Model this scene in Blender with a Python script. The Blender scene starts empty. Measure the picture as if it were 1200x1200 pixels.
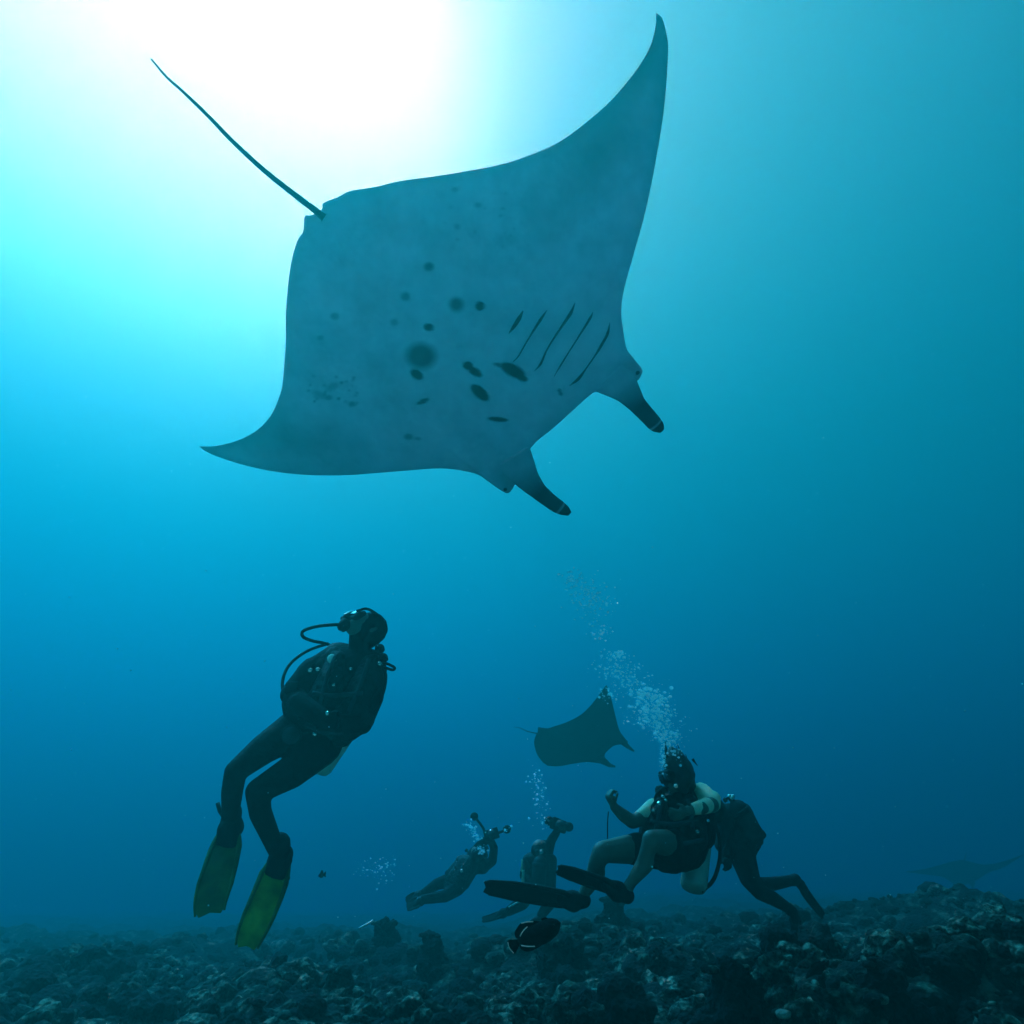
import bpy, bmesh, math, random
import numpy as np
from mathutils import Vector, Matrix, noise

random.seed(7)
sc = bpy.context.scene
COL = sc.collection
# ------------------------------------------------------------------ camera
F = 782.0                       # focal length in photograph pixels (1200 px frame)
PITCH = math.radians(27.7)
CAMZ = 0.95                     # lens height above the seabed, metres
cd = bpy.data.cameras.new('camera')
cam = bpy.data.objects.new('camera', cd)
COL.objects.link(cam)
cd.sensor_width = 36
cd.lens = 36 * F / 1200
cd.clip_start = 0.02
cd.clip_end = 2000
cam.location = (0, 0, CAMZ)
cam.rotation_euler = (math.pi / 2 + PITCH, 0, 0)
sc.camera = cam
# ------------------------------------------------------------------ sky and sun
SUN = Vector((-0.4758, 0.4533, 0.7537)).normalized()
w = bpy.data.worlds.new('World')
sc.world = w
w.use_nodes = True
nt = w.node_tree
bg = nt.nodes['Background']
sk = nt.nodes.new('ShaderNodeTexSky')
sk.sky_type = 'NISHITA'
sk.sun_disc = False
sk.sun_elevation = math.asin(SUN.z)
sk.sun_rotation = math.atan2(SUN.x, SUN.y)
nt.links.new(sk.outputs[0], bg.inputs[0])
bg.inputs[1].default_value = 0.05
sk.air_density = 0.35
sk.dust_density = 0.6
sk.ozone_density = 0.5
sl = bpy.data.lights.new('sun', 'SUN')
so = bpy.data.objects.new('sun', sl)
COL.objects.link(so)
sl.energy = 5
sl.angle = math.radians(50.0)     # the sun seen through a ruffled surface spreads into a wide bright patch
sl.color = (1.0, 0.98, 0.95)
so.rotation_euler = SUN.to_track_quat('Z', 'Y').to_euler()
so.location = SUN * 60
vs = sc.view_settings
vs.view_transform = 'Standard'
vs.look = 'None'
vs.exposure = 6.2
vs.gamma = 1
vs.use_curve_mapping = False
sc.cycles.use_denoising = True
sc.cycles.denoiser = 'OPENIMAGEDENOISE'
sc.cycles.max_bounces = 6
sc.cycles.volume_bounces = 0
sc.cycles.transparent_max_bounces = 24

# ------------------------------------------------------------------ pixel helpers
cP, sP = math.cos(PITCH), math.sin(PITCH)
CAM = Vector((0, 0, CAMZ))
RIGHT = Vector((1, 0, 0))
FWD = Vector((0, cP, sP))
UP = Vector((0, -sP, cP))

def ray(x, y):                       # axis depth 1
    return FWD + RIGHT * ((x - 600) / F) + UP * ((600 - y) / F)

def PY(x, y, Y):                     # the point on the ray at horizontal distance Y
    r = ray(x, y)
    return CAM + r * (Y / r.y)

def mpp(x, y, Y):                    # metres per pixel there
    return Y / ray(x, y).y / F

# ------------------------------------------------------------------ materials
def mat(name, base, rough=0.6, var=0.25, scale=12.0, bump=0.0, bscale=40.0, metal=0.0, second=None, spec=0.5):
    m = bpy.data.materials.new(name)
    m.use_nodes = True
    n = m.node_tree
    b = n.nodes['Principled BSDF']
    b.inputs['Roughness'].default_value = rough
    b.inputs['Metallic'].default_value = metal
    b.inputs['Specular IOR Level'].default_value = spec
    tc = n.nodes.new('ShaderNodeTexCoord')
    nz = n.nodes.new('ShaderNodeTexNoise')
    nz.inputs['Scale'].default_value = scale
    nz.inputs['Detail'].default_value = 5
    n.links.new(tc.outputs['Object'], nz.inputs['Vector'])
    cr = n.nodes.new('ShaderNodeValToRGB')
    c1 = [c * (1 - var) for c in base]
    c2 = second if second else [min(1, c * (1 + var)) for c in base]
    cr.color_ramp.elements[0].position = 0.35
    cr.color_ramp.elements[1].position = 0.65
    cr.color_ramp.elements[0].color = (*c1, 1)
    cr.color_ramp.elements[1].color = (*c2, 1)
    n.links.new(nz.outputs['Fac'], cr.inputs['Fac'])
    n.links.new(cr.outputs['Color'], b.inputs['Base Color'])
    if bump:
        n2 = n.nodes.new('ShaderNodeTexNoise')
        n2.inputs['Scale'].default_value = bscale
        n2.inputs['Detail'].default_value = 6
        n.links.new(tc.outputs['Object'], n2.inputs['Vector'])
        bp = n.nodes.new('ShaderNodeBump')
        bp.inputs['Strength'].default_value = bump
        bp.inputs['Distance'].default_value = 0.02
        n.links.new(n2.outputs['Fac'], bp.inputs['Height'])
        n.links.new(bp.outputs['Normal'], b.inputs['Normal'])
    return m

M = {}
M['neoprene'] = mat('neoprene', (0.005, 0.006, 0.007), 0.8, 0.4, 9, 0.9, 16, spec=0.12)
M['neoprene_grey'] = mat('neoprene_grey', (0.035, 0.04, 0.04), 0.7, 0.3, 9, 0.3, 60, spec=0.2)
M['nylon'] = mat('nylon', (0.006, 0.007, 0.007), 0.6, 0.5, 20, 0.8, 40, spec=0.2)
M['rubber'] = mat('rubber', (0.010, 0.010, 0.010), 0.6, 0.3, 20, spec=0.15)
M['rubber_grey'] = mat('rubber_grey', (0.02, 0.02, 0.02), 0.85, 0.4, 14, 0.3, 40, spec=0.06)
M['fin_yellow'] = mat('fin_yellow', (0.15, 0.20, 0.02), 0.55, 0.45, 9, 0.2, 40, spec=0.2)
M['fin_olive'] = mat('fin_olive', (0.05, 0.085, 0.015), 0.55, 0.35, 9, 0.2, 40, spec=0.2)
M['skin'] = mat('skin', (0.13, 0.10, 0.07), 0.55, 0.15, 8, 0.15, 80)
M['shirt'] = mat('shirt', (0.75, 0.66, 0.42), 0.7, 0.1, 10, 0.3, 50)
M['hair'] = mat('hair', (0.02, 0.016, 0.012), 0.5, 0.4, 30)
M['alu'] = mat('aluminium', (0.45, 0.42, 0.32), 0.5, 0.15, 10, metal=0.0)
M['steel'] = mat('steel', (0.6, 0.58, 0.5), 0.25, 0.15, 20, metal=1.0)
M['white'] = mat('white_plastic', (0.8, 0.75, 0.6), 0.35, 0.08, 10)
M['glass'] = mat('mask_glass', (0.02, 0.02, 0.02), 0.03, 0.1, 10, spec=1.0)
M['mirror'] = mat('mirror_lens', (0.9, 0.9, 0.85), 0.22, 0.1, 10, metal=1.0)
M['fish'] = mat('fish_black', (0.005, 0.004, 0.005), 0.75, 0.4, 40, 0.3, 120, spec=0.04)
M['fishline'] = mat('fish_line', (0.55, 0.42, 0.34), 0.5, 0.2, 30)
M['gill'] = mat('gill_dark', (0.02, 0.022, 0.025), 0.7, 0.3, 20)
M['manta_back'] = mat('manta_back', (0.03, 0.032, 0.035), 0.6, 0.4, 3)

def coral_mat(name, dark, mid, pale, sc1, pos):
    m = bpy.data.materials.new(name)
    m.use_nodes = True
    n = m.node_tree
    b = n.nodes['Principled BSDF']
    b.inputs['Roughness'].default_value = 0.9
    b.inputs['Specular IOR Level'].default_value = 0.15
    ge = n.nodes.new('ShaderNodeNewGeometry')
    oi = n.nodes.new('ShaderNodeObjectInfo')
    ad = n.nodes.new('ShaderNodeVectorMath')
    n.links.new(ge.outputs['Position'], ad.inputs[0])
    n.links.new(oi.outputs['Random'], ad.inputs[1])
    nz = n.nodes.new('ShaderNodeTexNoise')
    nz.inputs['Scale'].default_value = sc1
    nz.inputs['Detail'].default_value = 8
    nz.inputs['Roughness'].default_value = 0.65
    n.links.new(ad.outputs[0], nz.inputs['Vector'])
    cr = n.nodes.new('ShaderNodeValToRGB')
    e = cr.color_ramp.elements
    e[0].position, e[1].position = pos[0], pos[2]
    e[0].color, e[1].color = (*dark, 1), (*pale, 1)
    k = e.new(pos[1]); k.color = (*mid, 1)
    n.links.new(nz.outputs['Fac'], cr.inputs['Fac'])
    n.links.new(cr.outputs['Color'], b.inputs['Base Color'])
    if name == 'reef_rock':
        # rubble gives way to unseen pale sand, added to light the manta from below
        sx = n.nodes.new('ShaderNodeSeparateXYZ')
        n.links.new(ge.outputs['Position'], sx.inputs[0])
        wv = n.nodes.new('ShaderNodeTexNoise'); wv.inputs['Scale'].default_value = 1.3
        n.links.new(ge.outputs['Position'], wv.inputs['Vector'])
        ma = n.nodes.new('ShaderNodeMath'); ma.operation = 'MULTIPLY_ADD'
        ma.inputs[1].default_value = 1.6
        n.links.new(wv.outputs['Fac'], ma.inputs[0]); n.links.new(sx.outputs['Y'], ma.inputs[2])
        mr = n.nodes.new('ShaderNodeMapRange')
        mr.inputs['From Min'].default_value = 4.6; mr.inputs['From Max'].default_value = 5.1
        n.links.new(ma.outputs[0], mr.inputs['Value'])
        sd = n.nodes.new('ShaderNodeMix'); sd.data_type = 'RGBA'
        sd.inputs['A'].default_value = (0.55, 0.52, 0.42, 1)
        n.links.new(mr.outputs['Result'], sd.inputs['Factor'])
        n.links.new(cr.outputs['Color'], sd.inputs['B'])
        n.links.new(sd.outputs['Result'], b.inputs['Base Color'])
    vo = n.nodes.new('ShaderNodeTexVoronoi')
    vo.inputs['Scale'].default_value = 34
    n.links.new(ge.outputs['Position'], vo.inputs['Vector'])
    n2 = n.nodes.new('ShaderNodeTexNoise')
    n2.inputs['Scale'].default_value = 26
    n2.inputs['Detail'].default_value = 8
    n.links.new(ge.outputs['Position'], n2.inputs['Vector'])
    mx = n.nodes.new('ShaderNodeMath'); mx.operation = 'ADD'
    n.links.new(vo.outputs['Distance'], mx.inputs[0])
    n.links.new(n2.outputs['Fac'], mx.inputs[1])
    bp = n.nodes.new('ShaderNodeBump')
    bp.inputs['Strength'].default_value = 0.8
    bp.inputs['Distance'].default_value = 0.022
    n.links.new(mx.outputs[0], bp.inputs['Height'])
    n.links.new(bp.outputs['Normal'], b.inputs['Normal'])
    return m

M['reef'] = coral_mat('reef_rock', (0.0014, 0.0017, 0.0014), (0.0053, 0.0064, 0.0041), (0.0942, 0.1072, 0.0737), 5.0, (0.36, 0.52, 0.68))
M['coral_a'] = coral_mat('coral_tan', (0.0023, 0.0028, 0.0022), (0.0113, 0.0130, 0.0083), (0.1800, 0.2089, 0.1473), 9.0, (0.34, 0.5, 0.66))
M['coral_b'] = coral_mat('coral_green', (0.0014, 0.0023, 0.0018), (0.0057, 0.0090, 0.0053), (0.0942, 0.1339, 0.0870), 8.0, (0.36, 0.52, 0.7))
M['coral_c'] = coral_mat('coral_dark', (0.0014, 0.0017, 0.0018), (0.0037, 0.0047, 0.0036), (0.0386, 0.0429, 0.0302), 7.0, (0.38, 0.56, 0.74))

# ------------------------------------------------------------------ object helpers
def link(name, me, material=None, parent=None, smooth=True):
    o = bpy.data.objects.new(name, me)
    COL.objects.link(o)
    if material is not None and not me.materials:
        me.materials.append(material)
    if smooth and len(me.polygons):
        me.polygons.foreach_set('use_smooth', [True] * len(me.polygons))
    if parent is not None:
        o.parent = parent
        o.matrix_parent_inverse = parent.matrix_world.inverted()
    return o

def tag(o, label, cat=None, group=None, kind=None):
    if label: o['label'] = label
    if cat: o['category'] = cat
    if group: o['group'] = group
    if kind: o['kind'] = kind
    return o

def thing(name, loc, label, cat, group=None):
    o = bpy.data.objects.new(name, None)
    COL.objects.link(o)
    o.empty_display_size = 0.1
    o.location = loc
    o.matrix_world = Matrix.Translation(loc)
    return tag(o, label, cat, group)

_sph = None
def sph_pts():
    global _sph
    if _sph is None:
        b = bmesh.new()
        bmesh.ops.create_icosphere(b, subdivisions=2, radius=1)
        _sph = [v.co.copy() for v in b.verts]
        b.free()
    return _sph

def hulls_mesh(hulls, name='m'):
    """hulls: list of lists of (centre, radius); each becomes the convex hull of its balls"""
    out = bmesh.new()
    for h in hulls:
        b = bmesh.new()
        for c, r in h:
            for q in sph_pts():
                b.verts.new(c + q * r)
        g = bmesh.ops.convex_hull(b, input=b.verts)
        junk = [e for e in g['geom_interior'] if isinstance(e, bmesh.types.BMVert)]
        bmesh.ops.delete(b, geom=junk, context='VERTS')
        t = bpy.data.meshes.new('t')
        b.to_mesh(t); b.free()
        out.from_mesh(t)
        bpy.data.meshes.remove(t)
    me = bpy.data.meshes.new(name)
    out.to_mesh(me); out.free()
    return me

def fused(hulls, voxel=0.012, smooth=4, name='body'):
    """one continuous skin over all hulls"""
    me = hulls_mesh(hulls)
    o = bpy.data.objects.new('tmp', me)
    COL.objects.link(o)
    rm = o.modifiers.new('r', 'REMESH'); rm.mode = 'VOXEL'; rm.voxel_size = voxel
    sm = o.modifiers.new('s', 'SMOOTH'); sm.factor = 0.5; sm.iterations = smooth
    dg = bpy.context.evaluated_depsgraph_get()
    out = bpy.data.meshes.new_from_object(o.evaluated_get(dg))
    out.name = name
    bpy.data.objects.remove(o)
    bpy.data.meshes.remove(me)
    return out

def catmull(pts, n=8):
    pts = [Vector(p) for p in pts]
    if len(pts) < 3:
        return pts
    P = [pts[0] * 2 - pts[1]] + pts + [pts[-1] * 2 - pts[-2]]
    out = []
    for i in range(1, len(P) - 2):
        a, b, c, d = P[i - 1], P[i], P[i + 1], P[i + 2]
        for k in range(n):
            t = k / n
            out.append(0.5 * ((2 * b) + (c - a) * t + (2 * a - 5 * b + 4 * c - d) * t * t + (3 * b - a - 3 * c + d) * t ** 3))
    out.append(pts[-1])
    return out

def tube_mesh(pts, radii, seg=8, cap=True):
    if not hasattr(radii, '__len__'):
        radii = [radii] * len(pts)
    vs_, fs = [], []
    up = Vector((0.13, 0.31, 0.94))
    for i, p in enumerate(pts):
        t = (pts[min(i + 1, len(pts) - 1)] - pts[max(i - 1, 0)]).normalized()
        a = t.cross(up)
        if a.length < 1e-3: a = t.cross(Vector((1, 0, 0)))
        a.normalize(); b = t.cross(a)
        for k in range(seg):
            an = 2 * math.pi * k / seg
            vs_.append(p + (a * math.cos(an) + b * math.sin(an)) * radii[i])
    for i in range(len(pts) - 1):
        for k in range(seg):
            k2 = (k + 1) % seg
            fs.append((i * seg + k, i * seg + k2, (i + 1) * seg + k2, (i + 1) * seg + k))
    if cap:
        fs.append(tuple(range(seg))[::-1])
        fs.append(tuple((len(pts) - 1) * seg + k for k in range(seg)))
    me = bpy.data.meshes.new('tube')
    me.from_pydata([tuple(v) for v in vs_], [], fs)
    me.update()
    return me

def hose(parent, pts, Ys, r, material='rubber', name='hose'):
    r *= 1.25
    P = catmull([PY(x, y, Y) for (x, y), Y in zip(pts, Ys)], 7)
    return link(name, tube_mesh(P, r, 8), M[material], parent)

def lathe_mesh(a, b, profile, seg=20):
    """profile: list of (t along a->b in metres, radius)"""
    ax = (b - a).normalized()
    pts = [a + ax * t for t, r in profile]
    s = ax.cross(Vector((0.2, 0.9, 0.1))).normalized()
    q = ax.cross(s)
    vs_, fs = [], []
    for p, (t, r) in zip(pts, profile):
        for k in range(seg):
            an = 2 * math.pi * k / seg
            vs_.append(p + (s * math.cos(an) + q * math.sin(an)) * max(r, 1e-4))
    for i in range(len(pts) - 1):
        for k in range(seg):
            k2 = (k + 1) % seg
            fs.append((i * seg + k, i * seg + k2, (i + 1) * seg + k2, (i + 1) * seg + k))
    fs.append(tuple(range(seg))[::-1])
    fs.append(tuple((len(pts) - 1) * seg + k for k in range(seg)))
    me = bpy.data.meshes.new('lathe')
    me.from_pydata([tuple(v) for v in vs_], [], fs)
    me.update()
    return me

def tank(parent, bottom, top, r, material='alu', boot='rubber_grey'):
    L = (top - bottom).length
    prof = [(0.0, r * 0.55), (0.012, r * 0.85), (0.04, r), (L - r * 0.95, r), (L - r * 0.6, r * 0.9), (L - r * 0.3, r * 0.66), (L - r * 0.1, r * 0.35), (L, r * 0.22)]
    t = link('tank', lathe_mesh(bottom, top, prof, 24), M[material], parent)
    ax = (top - bottom).normalized()
    link('tank_valve', lathe_mesh(top - ax * 0.01, top + ax * 0.07, [(0, 0.02), (0.02, 0.026), (0.05, 0.026), (0.07, 0.012)], 12), M['steel'], t)
    s = ax.cross(Vector((0, 1, 0.1))).normalized()
    c = top + ax * 0.035
    link('valve_knob', lathe_mesh(c + s * 0.02, c + s * 0.07, [(0, 0.01), (0.02, 0.012), (0.022, 0.022), (0.05, 0.02)], 12), M['rubber'], t)
    cb = bottom + ax * (L * 0.62)
    link('tank_band', lathe_mesh(cb, cb + ax * 0.05, [(0, r + 0.003), (0.004, r + 0.008), (0.046, r + 0.008), (0.05, r + 0.003)], 24), M['nylon'], t)
    if boot:
        link('tank_boot', lathe_mesh(bottom - ax * 0.012, bottom + ax * 0.06, [(0, r * 0.6), (0.01, r * 0.98), (0.02, r + 0.006), (0.055, r + 0.006), (0.06, r + 0.002)], 24), M[boot], t)
    return t

def fin(parent, stations, wdir, mats=('rubber_grey', 'fin_yellow', 'fin_olive'), thick=0.011, nfoot=2, ribs=1.0):
    """stations: (centre Vector, half width m); wdir: width direction for each or one. First nfoot are the foot pocket."""
    n = len(stations)
    cs = [c for c, h in stations]
    # smooth resample
    C = catmull(cs, 5)
    H = np.interp(np.linspace(0, n - 1, len(C)), range(n), [h for c, h in stations])
    J = 17
    vs_, fs = [], []
    ribs = []
    k0 = max(0, (nfoot - 1) * 5)
    for side in (1, -1):
        for i in range(k0, len(C)):
            t = (C[min(i + 1, len(C) - 1)] - C[max(i - 1, 0)]).normalized()
            wd = (wdir - t * wdir.dot(t)).normalized()
            nn = t.cross(wd).normalized()
            f = (i - k0) / max(1, len(C) - 1 - k0)
            for j in range(J):
                s = -1 + 2 * j / (J - 1)
                th = thick * (0.55 - 0.3 * f)
                if abs(s) > 0.86 and ribs: th = thick * (1.5 - 0.9 * f)       # side rail
                if abs(abs(s) - 0.42) < 0.07 and ribs: th = thick * (1.1 - 0.7 * f)
                # centre notch at the blade's end
                back = 0.018 * (1 - abs(s)) * max(0, f - 0.8) / 0.2 if f > 0.8 else 0
                back += 0.03 * max(0, abs(s) - 0.75) / 0.25 * max(0, f - 0.85) / 0.15
                tap = min(1.0, 0.55 + 2.2 * f)
                vs_.append(C[i] + wd * (s * H[i] * tap) + nn * (side * th) - t * back)
    m = len(C) - k0
    for side in (0, 1):
        for i in range(m - 1):
            for j in range(J - 1):
                a = side * m * J + i * J + j
                q = (a, a + 1, a + J + 1, a + J)
                fs.append(q if side == 0 else q[::-1])
    for i in range(m - 1):
        for j in (0, J - 1):
            a = i * J + j
            fs.append((a, a + J, a + J + m * J, a + m * J))
    for j in range(J - 1):
        for i in (0, m - 1):
            a = i * J + j
            fs.append((a, a + 1, a + 1 + m * J, a + m * J))
    me = bpy.data.meshes.new('blade')
    me.from_pydata([tuple(v) for v in vs_], [], fs)
    bm = bmesh.new(); bm.from_mesh(me); bmesh.ops.recalc_face_normals(bm, faces=bm.faces); bm.to_mesh(me); bm.free()
    f = link('fin', me, M[mats[1]], parent, smooth=False)
    # foot pocket
    hl = []
    for a in range(nfoot):
        (c0, h0), (c1, h1) = stations[a], stations[a + 1]
        hl.append([(c0, h0 * 0.95), (c1, h1 * 0.8 if a < nfoot - 1 else 0.022), (c1 + wdir * h1 * 0.6, 0.016), (c1 - wdir * h1 * 0.6, 0.016)])
    link('foot_pocket', fused(hl, 0.008, 3, 'pocket'), M[mats[0]], f)
    # two stiffening rails down the blade
    for s in (-1, 1):
        pts = []
        for i in range(k0, len(C) - 1):
            t = (C[min(i + 1, len(C) - 1)] - C[max(i - 1, 0)]).normalized()
            wd = (wdir - t * wdir.dot(t)).normalized()
            tap = min(1.0, 0.55 + 2.2 * (i - k0) / max(1, len(C) - 1 - k0))
            pts.append(C[i] + wd * (s * H[i] * tap * 0.97))
        link('side_rail', tube_mesh(pts, [thick * (1.7 - 1.2 * k / len(pts)) for k in range(len(pts))], 6), M[mats[2]], f)
    return f

def hand(wrist, d, side, curl=0.5, size=1.0, spread=0.12):
    """hull list: d = forward, side = towards the thumb"""
    d = d.normalized(); side = (side - d * side.dot(d)).normalized(); n = d.cross(side).normalized()
    S = size
    H = [[(wrist, 0.024 * S), (wrist + d * 0.075 * S + side * 0.026 * S, 0.015 * S), (wrist + d * 0.075 * S - side * 0.026 * S, 0.014 * S)]]
    for k, (o, L) in enumerate(((0.030, 0.066), (0.010, 0.075), (-0.010, 0.070), (-0.030, 0.054))):
        b = wrist + d * 0.078 * S + side * o * S
        a0 = curl * 0.9; a1 = curl * 2.1
        sp = side * (o / 0.03 * spread)
        d1 = (d * math.cos(a0) + n * math.sin(a0) + sp).normalized()
        d2 = (d * math.cos(a1) + n * math.sin(a1) + sp * 0.5).normalized()
        m1 = b + d1 * L * 0.55 * S
        e = m1 + d2 * L * 0.5 * S
        H.append([(b, 0.0105 * S), (m1, 0.0095 * S)])
        H.append([(m1, 0.0095 * S), (e, 0.008 * S)])
    tb = wrist + d * 0.03 * S + side * 0.026 * S
    t1 = tb + (d * 0.6 + side * 0.75 + n * 0.25 * curl).normalized() * 0.04 * S
    t2 = t1 + (d * 0.85 + side * 0.2 + n * curl).normalized() * 0.03 * S
    H.append([(tb, 0.014 * S), (t1, 0.011 * S)])
    H.append([(t1, 0.011 * S), (t2, 0.009 * S)])
    return H

# ------------------------------------------------------------------ seabed
def gauss(x, y, cx, cy, rx, ry, h):
    return h * math.exp(-(((x - cx) / rx) ** 2 + ((y - cy) / ry) ** 2))

def height(x, y):
    d = math.hypot(x, y)
    h = -0.05 * max(0.0, y - 6.0) * (0.45 if x > 2 else 1.0 if x < 0 else 1.0 - 0.275 * x)      # the reef falls away
    h += gauss(x, y, 3.2, 5.4, 1.3, 1.0, 0.46)        # near mound on the right
    h += gauss(x, y, 1.9, 4.9, 0.7, 0.5, 0.16)
    h += gauss(x, y, 5.6, 11.0, 2.8, 1.8, 0.55)       # darker ridge behind it
    h += gauss(x, y, 0.9, 8.2, 1.1, 0.9, 0.26)
    h += gauss(x, y, -1.3, 9.6, 0.9, 0.8, 0.20)
    h += gauss(x, y, 2.6, 8.6, 1.0, 0.8, 0.25)
    k = min(1.0, max(0.0, (d - 1.2) / 2.5))
    p = Vector((x, y, 0))
    h += k * 0.30 * noise.noise(p * 0.55 + Vector((3, 7, 0)))
    h += k * 0.18 * noise.noise(p * 1.7 + Vector((13, 1, 0)))
    r = 1 - abs(noise.noise(p * 3.1 + Vector((5, 9, 2))))
    h += k * 0.10 * (r * r - 0.5)
    h += k * 0.06 * noise.noise(p * 7.5)
    h += k * 0.028 * noise.noise(p * 17.0)
    return h

def make_seabed():
    th = list(np.linspace(math.radians(-50), math.radians(50), 360))
    th += list(np.linspace(math.radians(54), math.radians(306), 60))
    rr = list(np.geomspace(0.4, 3.2, 18)) + list(np.geomspace(3.35, 22, 330)) + list(np.geomspace(24, 130, 22))
    n = len(th)
    v = [(0, 0, 0)]
    for r in rr:
        for a in th:
            x, y = r * math.sin(a), r * math.cos(a)
            v.append((x, y, height(x, y)))
    f = [(0, 1 + (j + 1) % n, 1 + j) for j in range(n)]
    for i in range(len(rr) - 1):
        for j in range(n):
            a, b = 1 + i * n + j, 1 + i * n + (j + 1) % n
            f.append((a, b, b + n, a + n))
    me = bpy.data.meshes.new('seabed')
    me.from_pydata(v, [], f)
    me.update()
    o = link('seabed', me, M['reef'])
    tag(o, 'dark rugged reef floor of coral rubble falling away into blue water', None, None, 'structure')
    return o

seabed = make_seabed()

def rock_mesh(seed, sub, mtl, flat=0.75, lump=0.35):
    b = bmesh.new()
    bmesh.ops.create_icosphere(b, subdivisions=sub, radius=1)
    o = Vector((seed * 3.7, seed * 1.3, seed * 5.1))
    for v in b.verts:
        p = v.co.copy()
        s = 1 + lump * noise.noise(p * 1.3 + o) + lump * 0.6 * noise.noise(p * 2.9 + o) + lump * 0.35 * abs(noise.noise(p * 6.0 + o))
        v.co = Vector((p.x * s * (1 + 0.25 * math.sin(seed * 2.1)), p.y * s, p.z * s * flat))
    me = bpy.data.meshes.new('rock')
    b.to_mesh(me); b.free()
    me.materials.append(mtl)
    me.polygons.foreach_set('use_smooth', [True] * len(me.polygons))
    return me

RM = [rock_mesh(i + 1, 4 if i < 9 else 3, (M['coral_a'], M['coral_b'], M['coral_a'], M['coral_c'], M['reef'])[i % 5], 0.65 + 0.3 * ((i * 7) % 5) / 5, 0.2 + 0.16 * (i % 3)) for i in range(14)]

def visible_px(p):
    q = p - CAM
    d = q.dot(FWD)
    if d < 0.5: return None
    return 600 + F * q.dot(RIGHT) / d, 600 - F * q.dot(UP) / d, d

cand = []
R = random.Random(3)
while len(cand) < 7500:
    Y = 4.2 * (17 / 4.2) ** (R.random() ** 0.9)
    a = R.uniform(-46, 46)
    x, y = Y * math.tan(math.radians(a)) * 0.95, Y
    s = 0.022 + 0.11 * R.random() ** 3.2
    if R.random() < 0.04: s *= 1.5
    p = Vector((x, y, 0)); 
    c = noise.noise(p * 0.9 + Vector((2, 2, 8)))
    if c < -0.1 and R.random() < 0.5: continue
    z = height(x, y)
    q = visible_px(Vector((x, y, z)))
    if q is None or q[1] > 1260 or not -90 < q[0] < 1290: continue
    cand.append((F * s / q[2], x, y, z, s, R.random(), R.random()))
cand.sort(reverse=True)
# the largest in view are pieces of their own; the small rest is one mass of rubble
vis = [c for c in cand if -20 < visible_px(Vector(c[1:4]))[0] < 1220 and visible_px(Vector(c[1:4]))[1] < 1215]
big = vis[:290]
bigset = set(id(c) for c in big)
for i, c in enumerate(big):
    _, x, y, z, s, r1, r2 = c
    o = bpy.data.objects.new('coral_rock', RM[int(r1 * 9)])
    COL.objects.link(o)
    o.location = (x, y, z + s * 0.15)
    o.rotation_euler = (r1 * 0.8 - 0.4, r2 * 0.8 - 0.4, r2 * 6.28)
    o.scale = (s * (0.8 + 0.5 * r2), s, s * (0.75 + 0.6 * r1))
    o.parent = seabed

def rubble_stuff(rest):
    srcs = []
    for k in range(9, 14):
        b = bmesh.new(); bmesh.ops.create_icosphere(b, subdivisions=2, radius=1)
        of = Vector((k * 2.7, k, k * 4.4))
        vv = []
        for v in b.verts:
            p = v.co
            s = 1 + 0.4 * noise.noise(p * 1.4 + of) + 0.3 * noise.noise(p * 3 + of)
            vv.append((p.x * s, p.y * s, p.z * s * 0.75))
        ff = [[v.index for v in f.verts] for f in b.faces]
        b.free()
        srcs.append((np.array(vv), np.array(ff)))
    V, Fc, MI, off = [], [], [], 0
    for (_, x, y, z, s, r1, r2) in rest:
        v, f = srcs[int(r1 * 5)]
        a = r2 * 6.28
        ca, sa = math.cos(a), math.sin(a)
        q = v * np.array([s * (0.7 + 0.6 * r2), s, s * (0.7 + 0.6 * r1)])
        q = np.stack([q[:, 0] * ca - q[:, 1] * sa, q[:, 0] * sa + q[:, 1] * ca, q[:, 2]], 1) + np.array([x, y, z + s * 0.1])
        V.append(q); Fc.append(f + off); off += len(q)
        MI += [int(r2 * 97) % 4] * len(f)
    V = np.concatenate(V); Fc = np.concatenate(Fc)
    me = bpy.data.meshes.new('rubble')
    me.from_pydata(V.tolist(), [], Fc.tolist())
    for k in ('coral_a', 'coral_b', 'coral_c', 'reef'):
        me.materials.append(M[k])
    me.polygons.foreach_set('material_index', MI)
    me.update()
    o = link('coral_rubble', me, None, seabed)
    tag(o, None, None, None, 'stuff')
rubble_stuff([c for c in cand if id(c) not in bigset])

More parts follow.
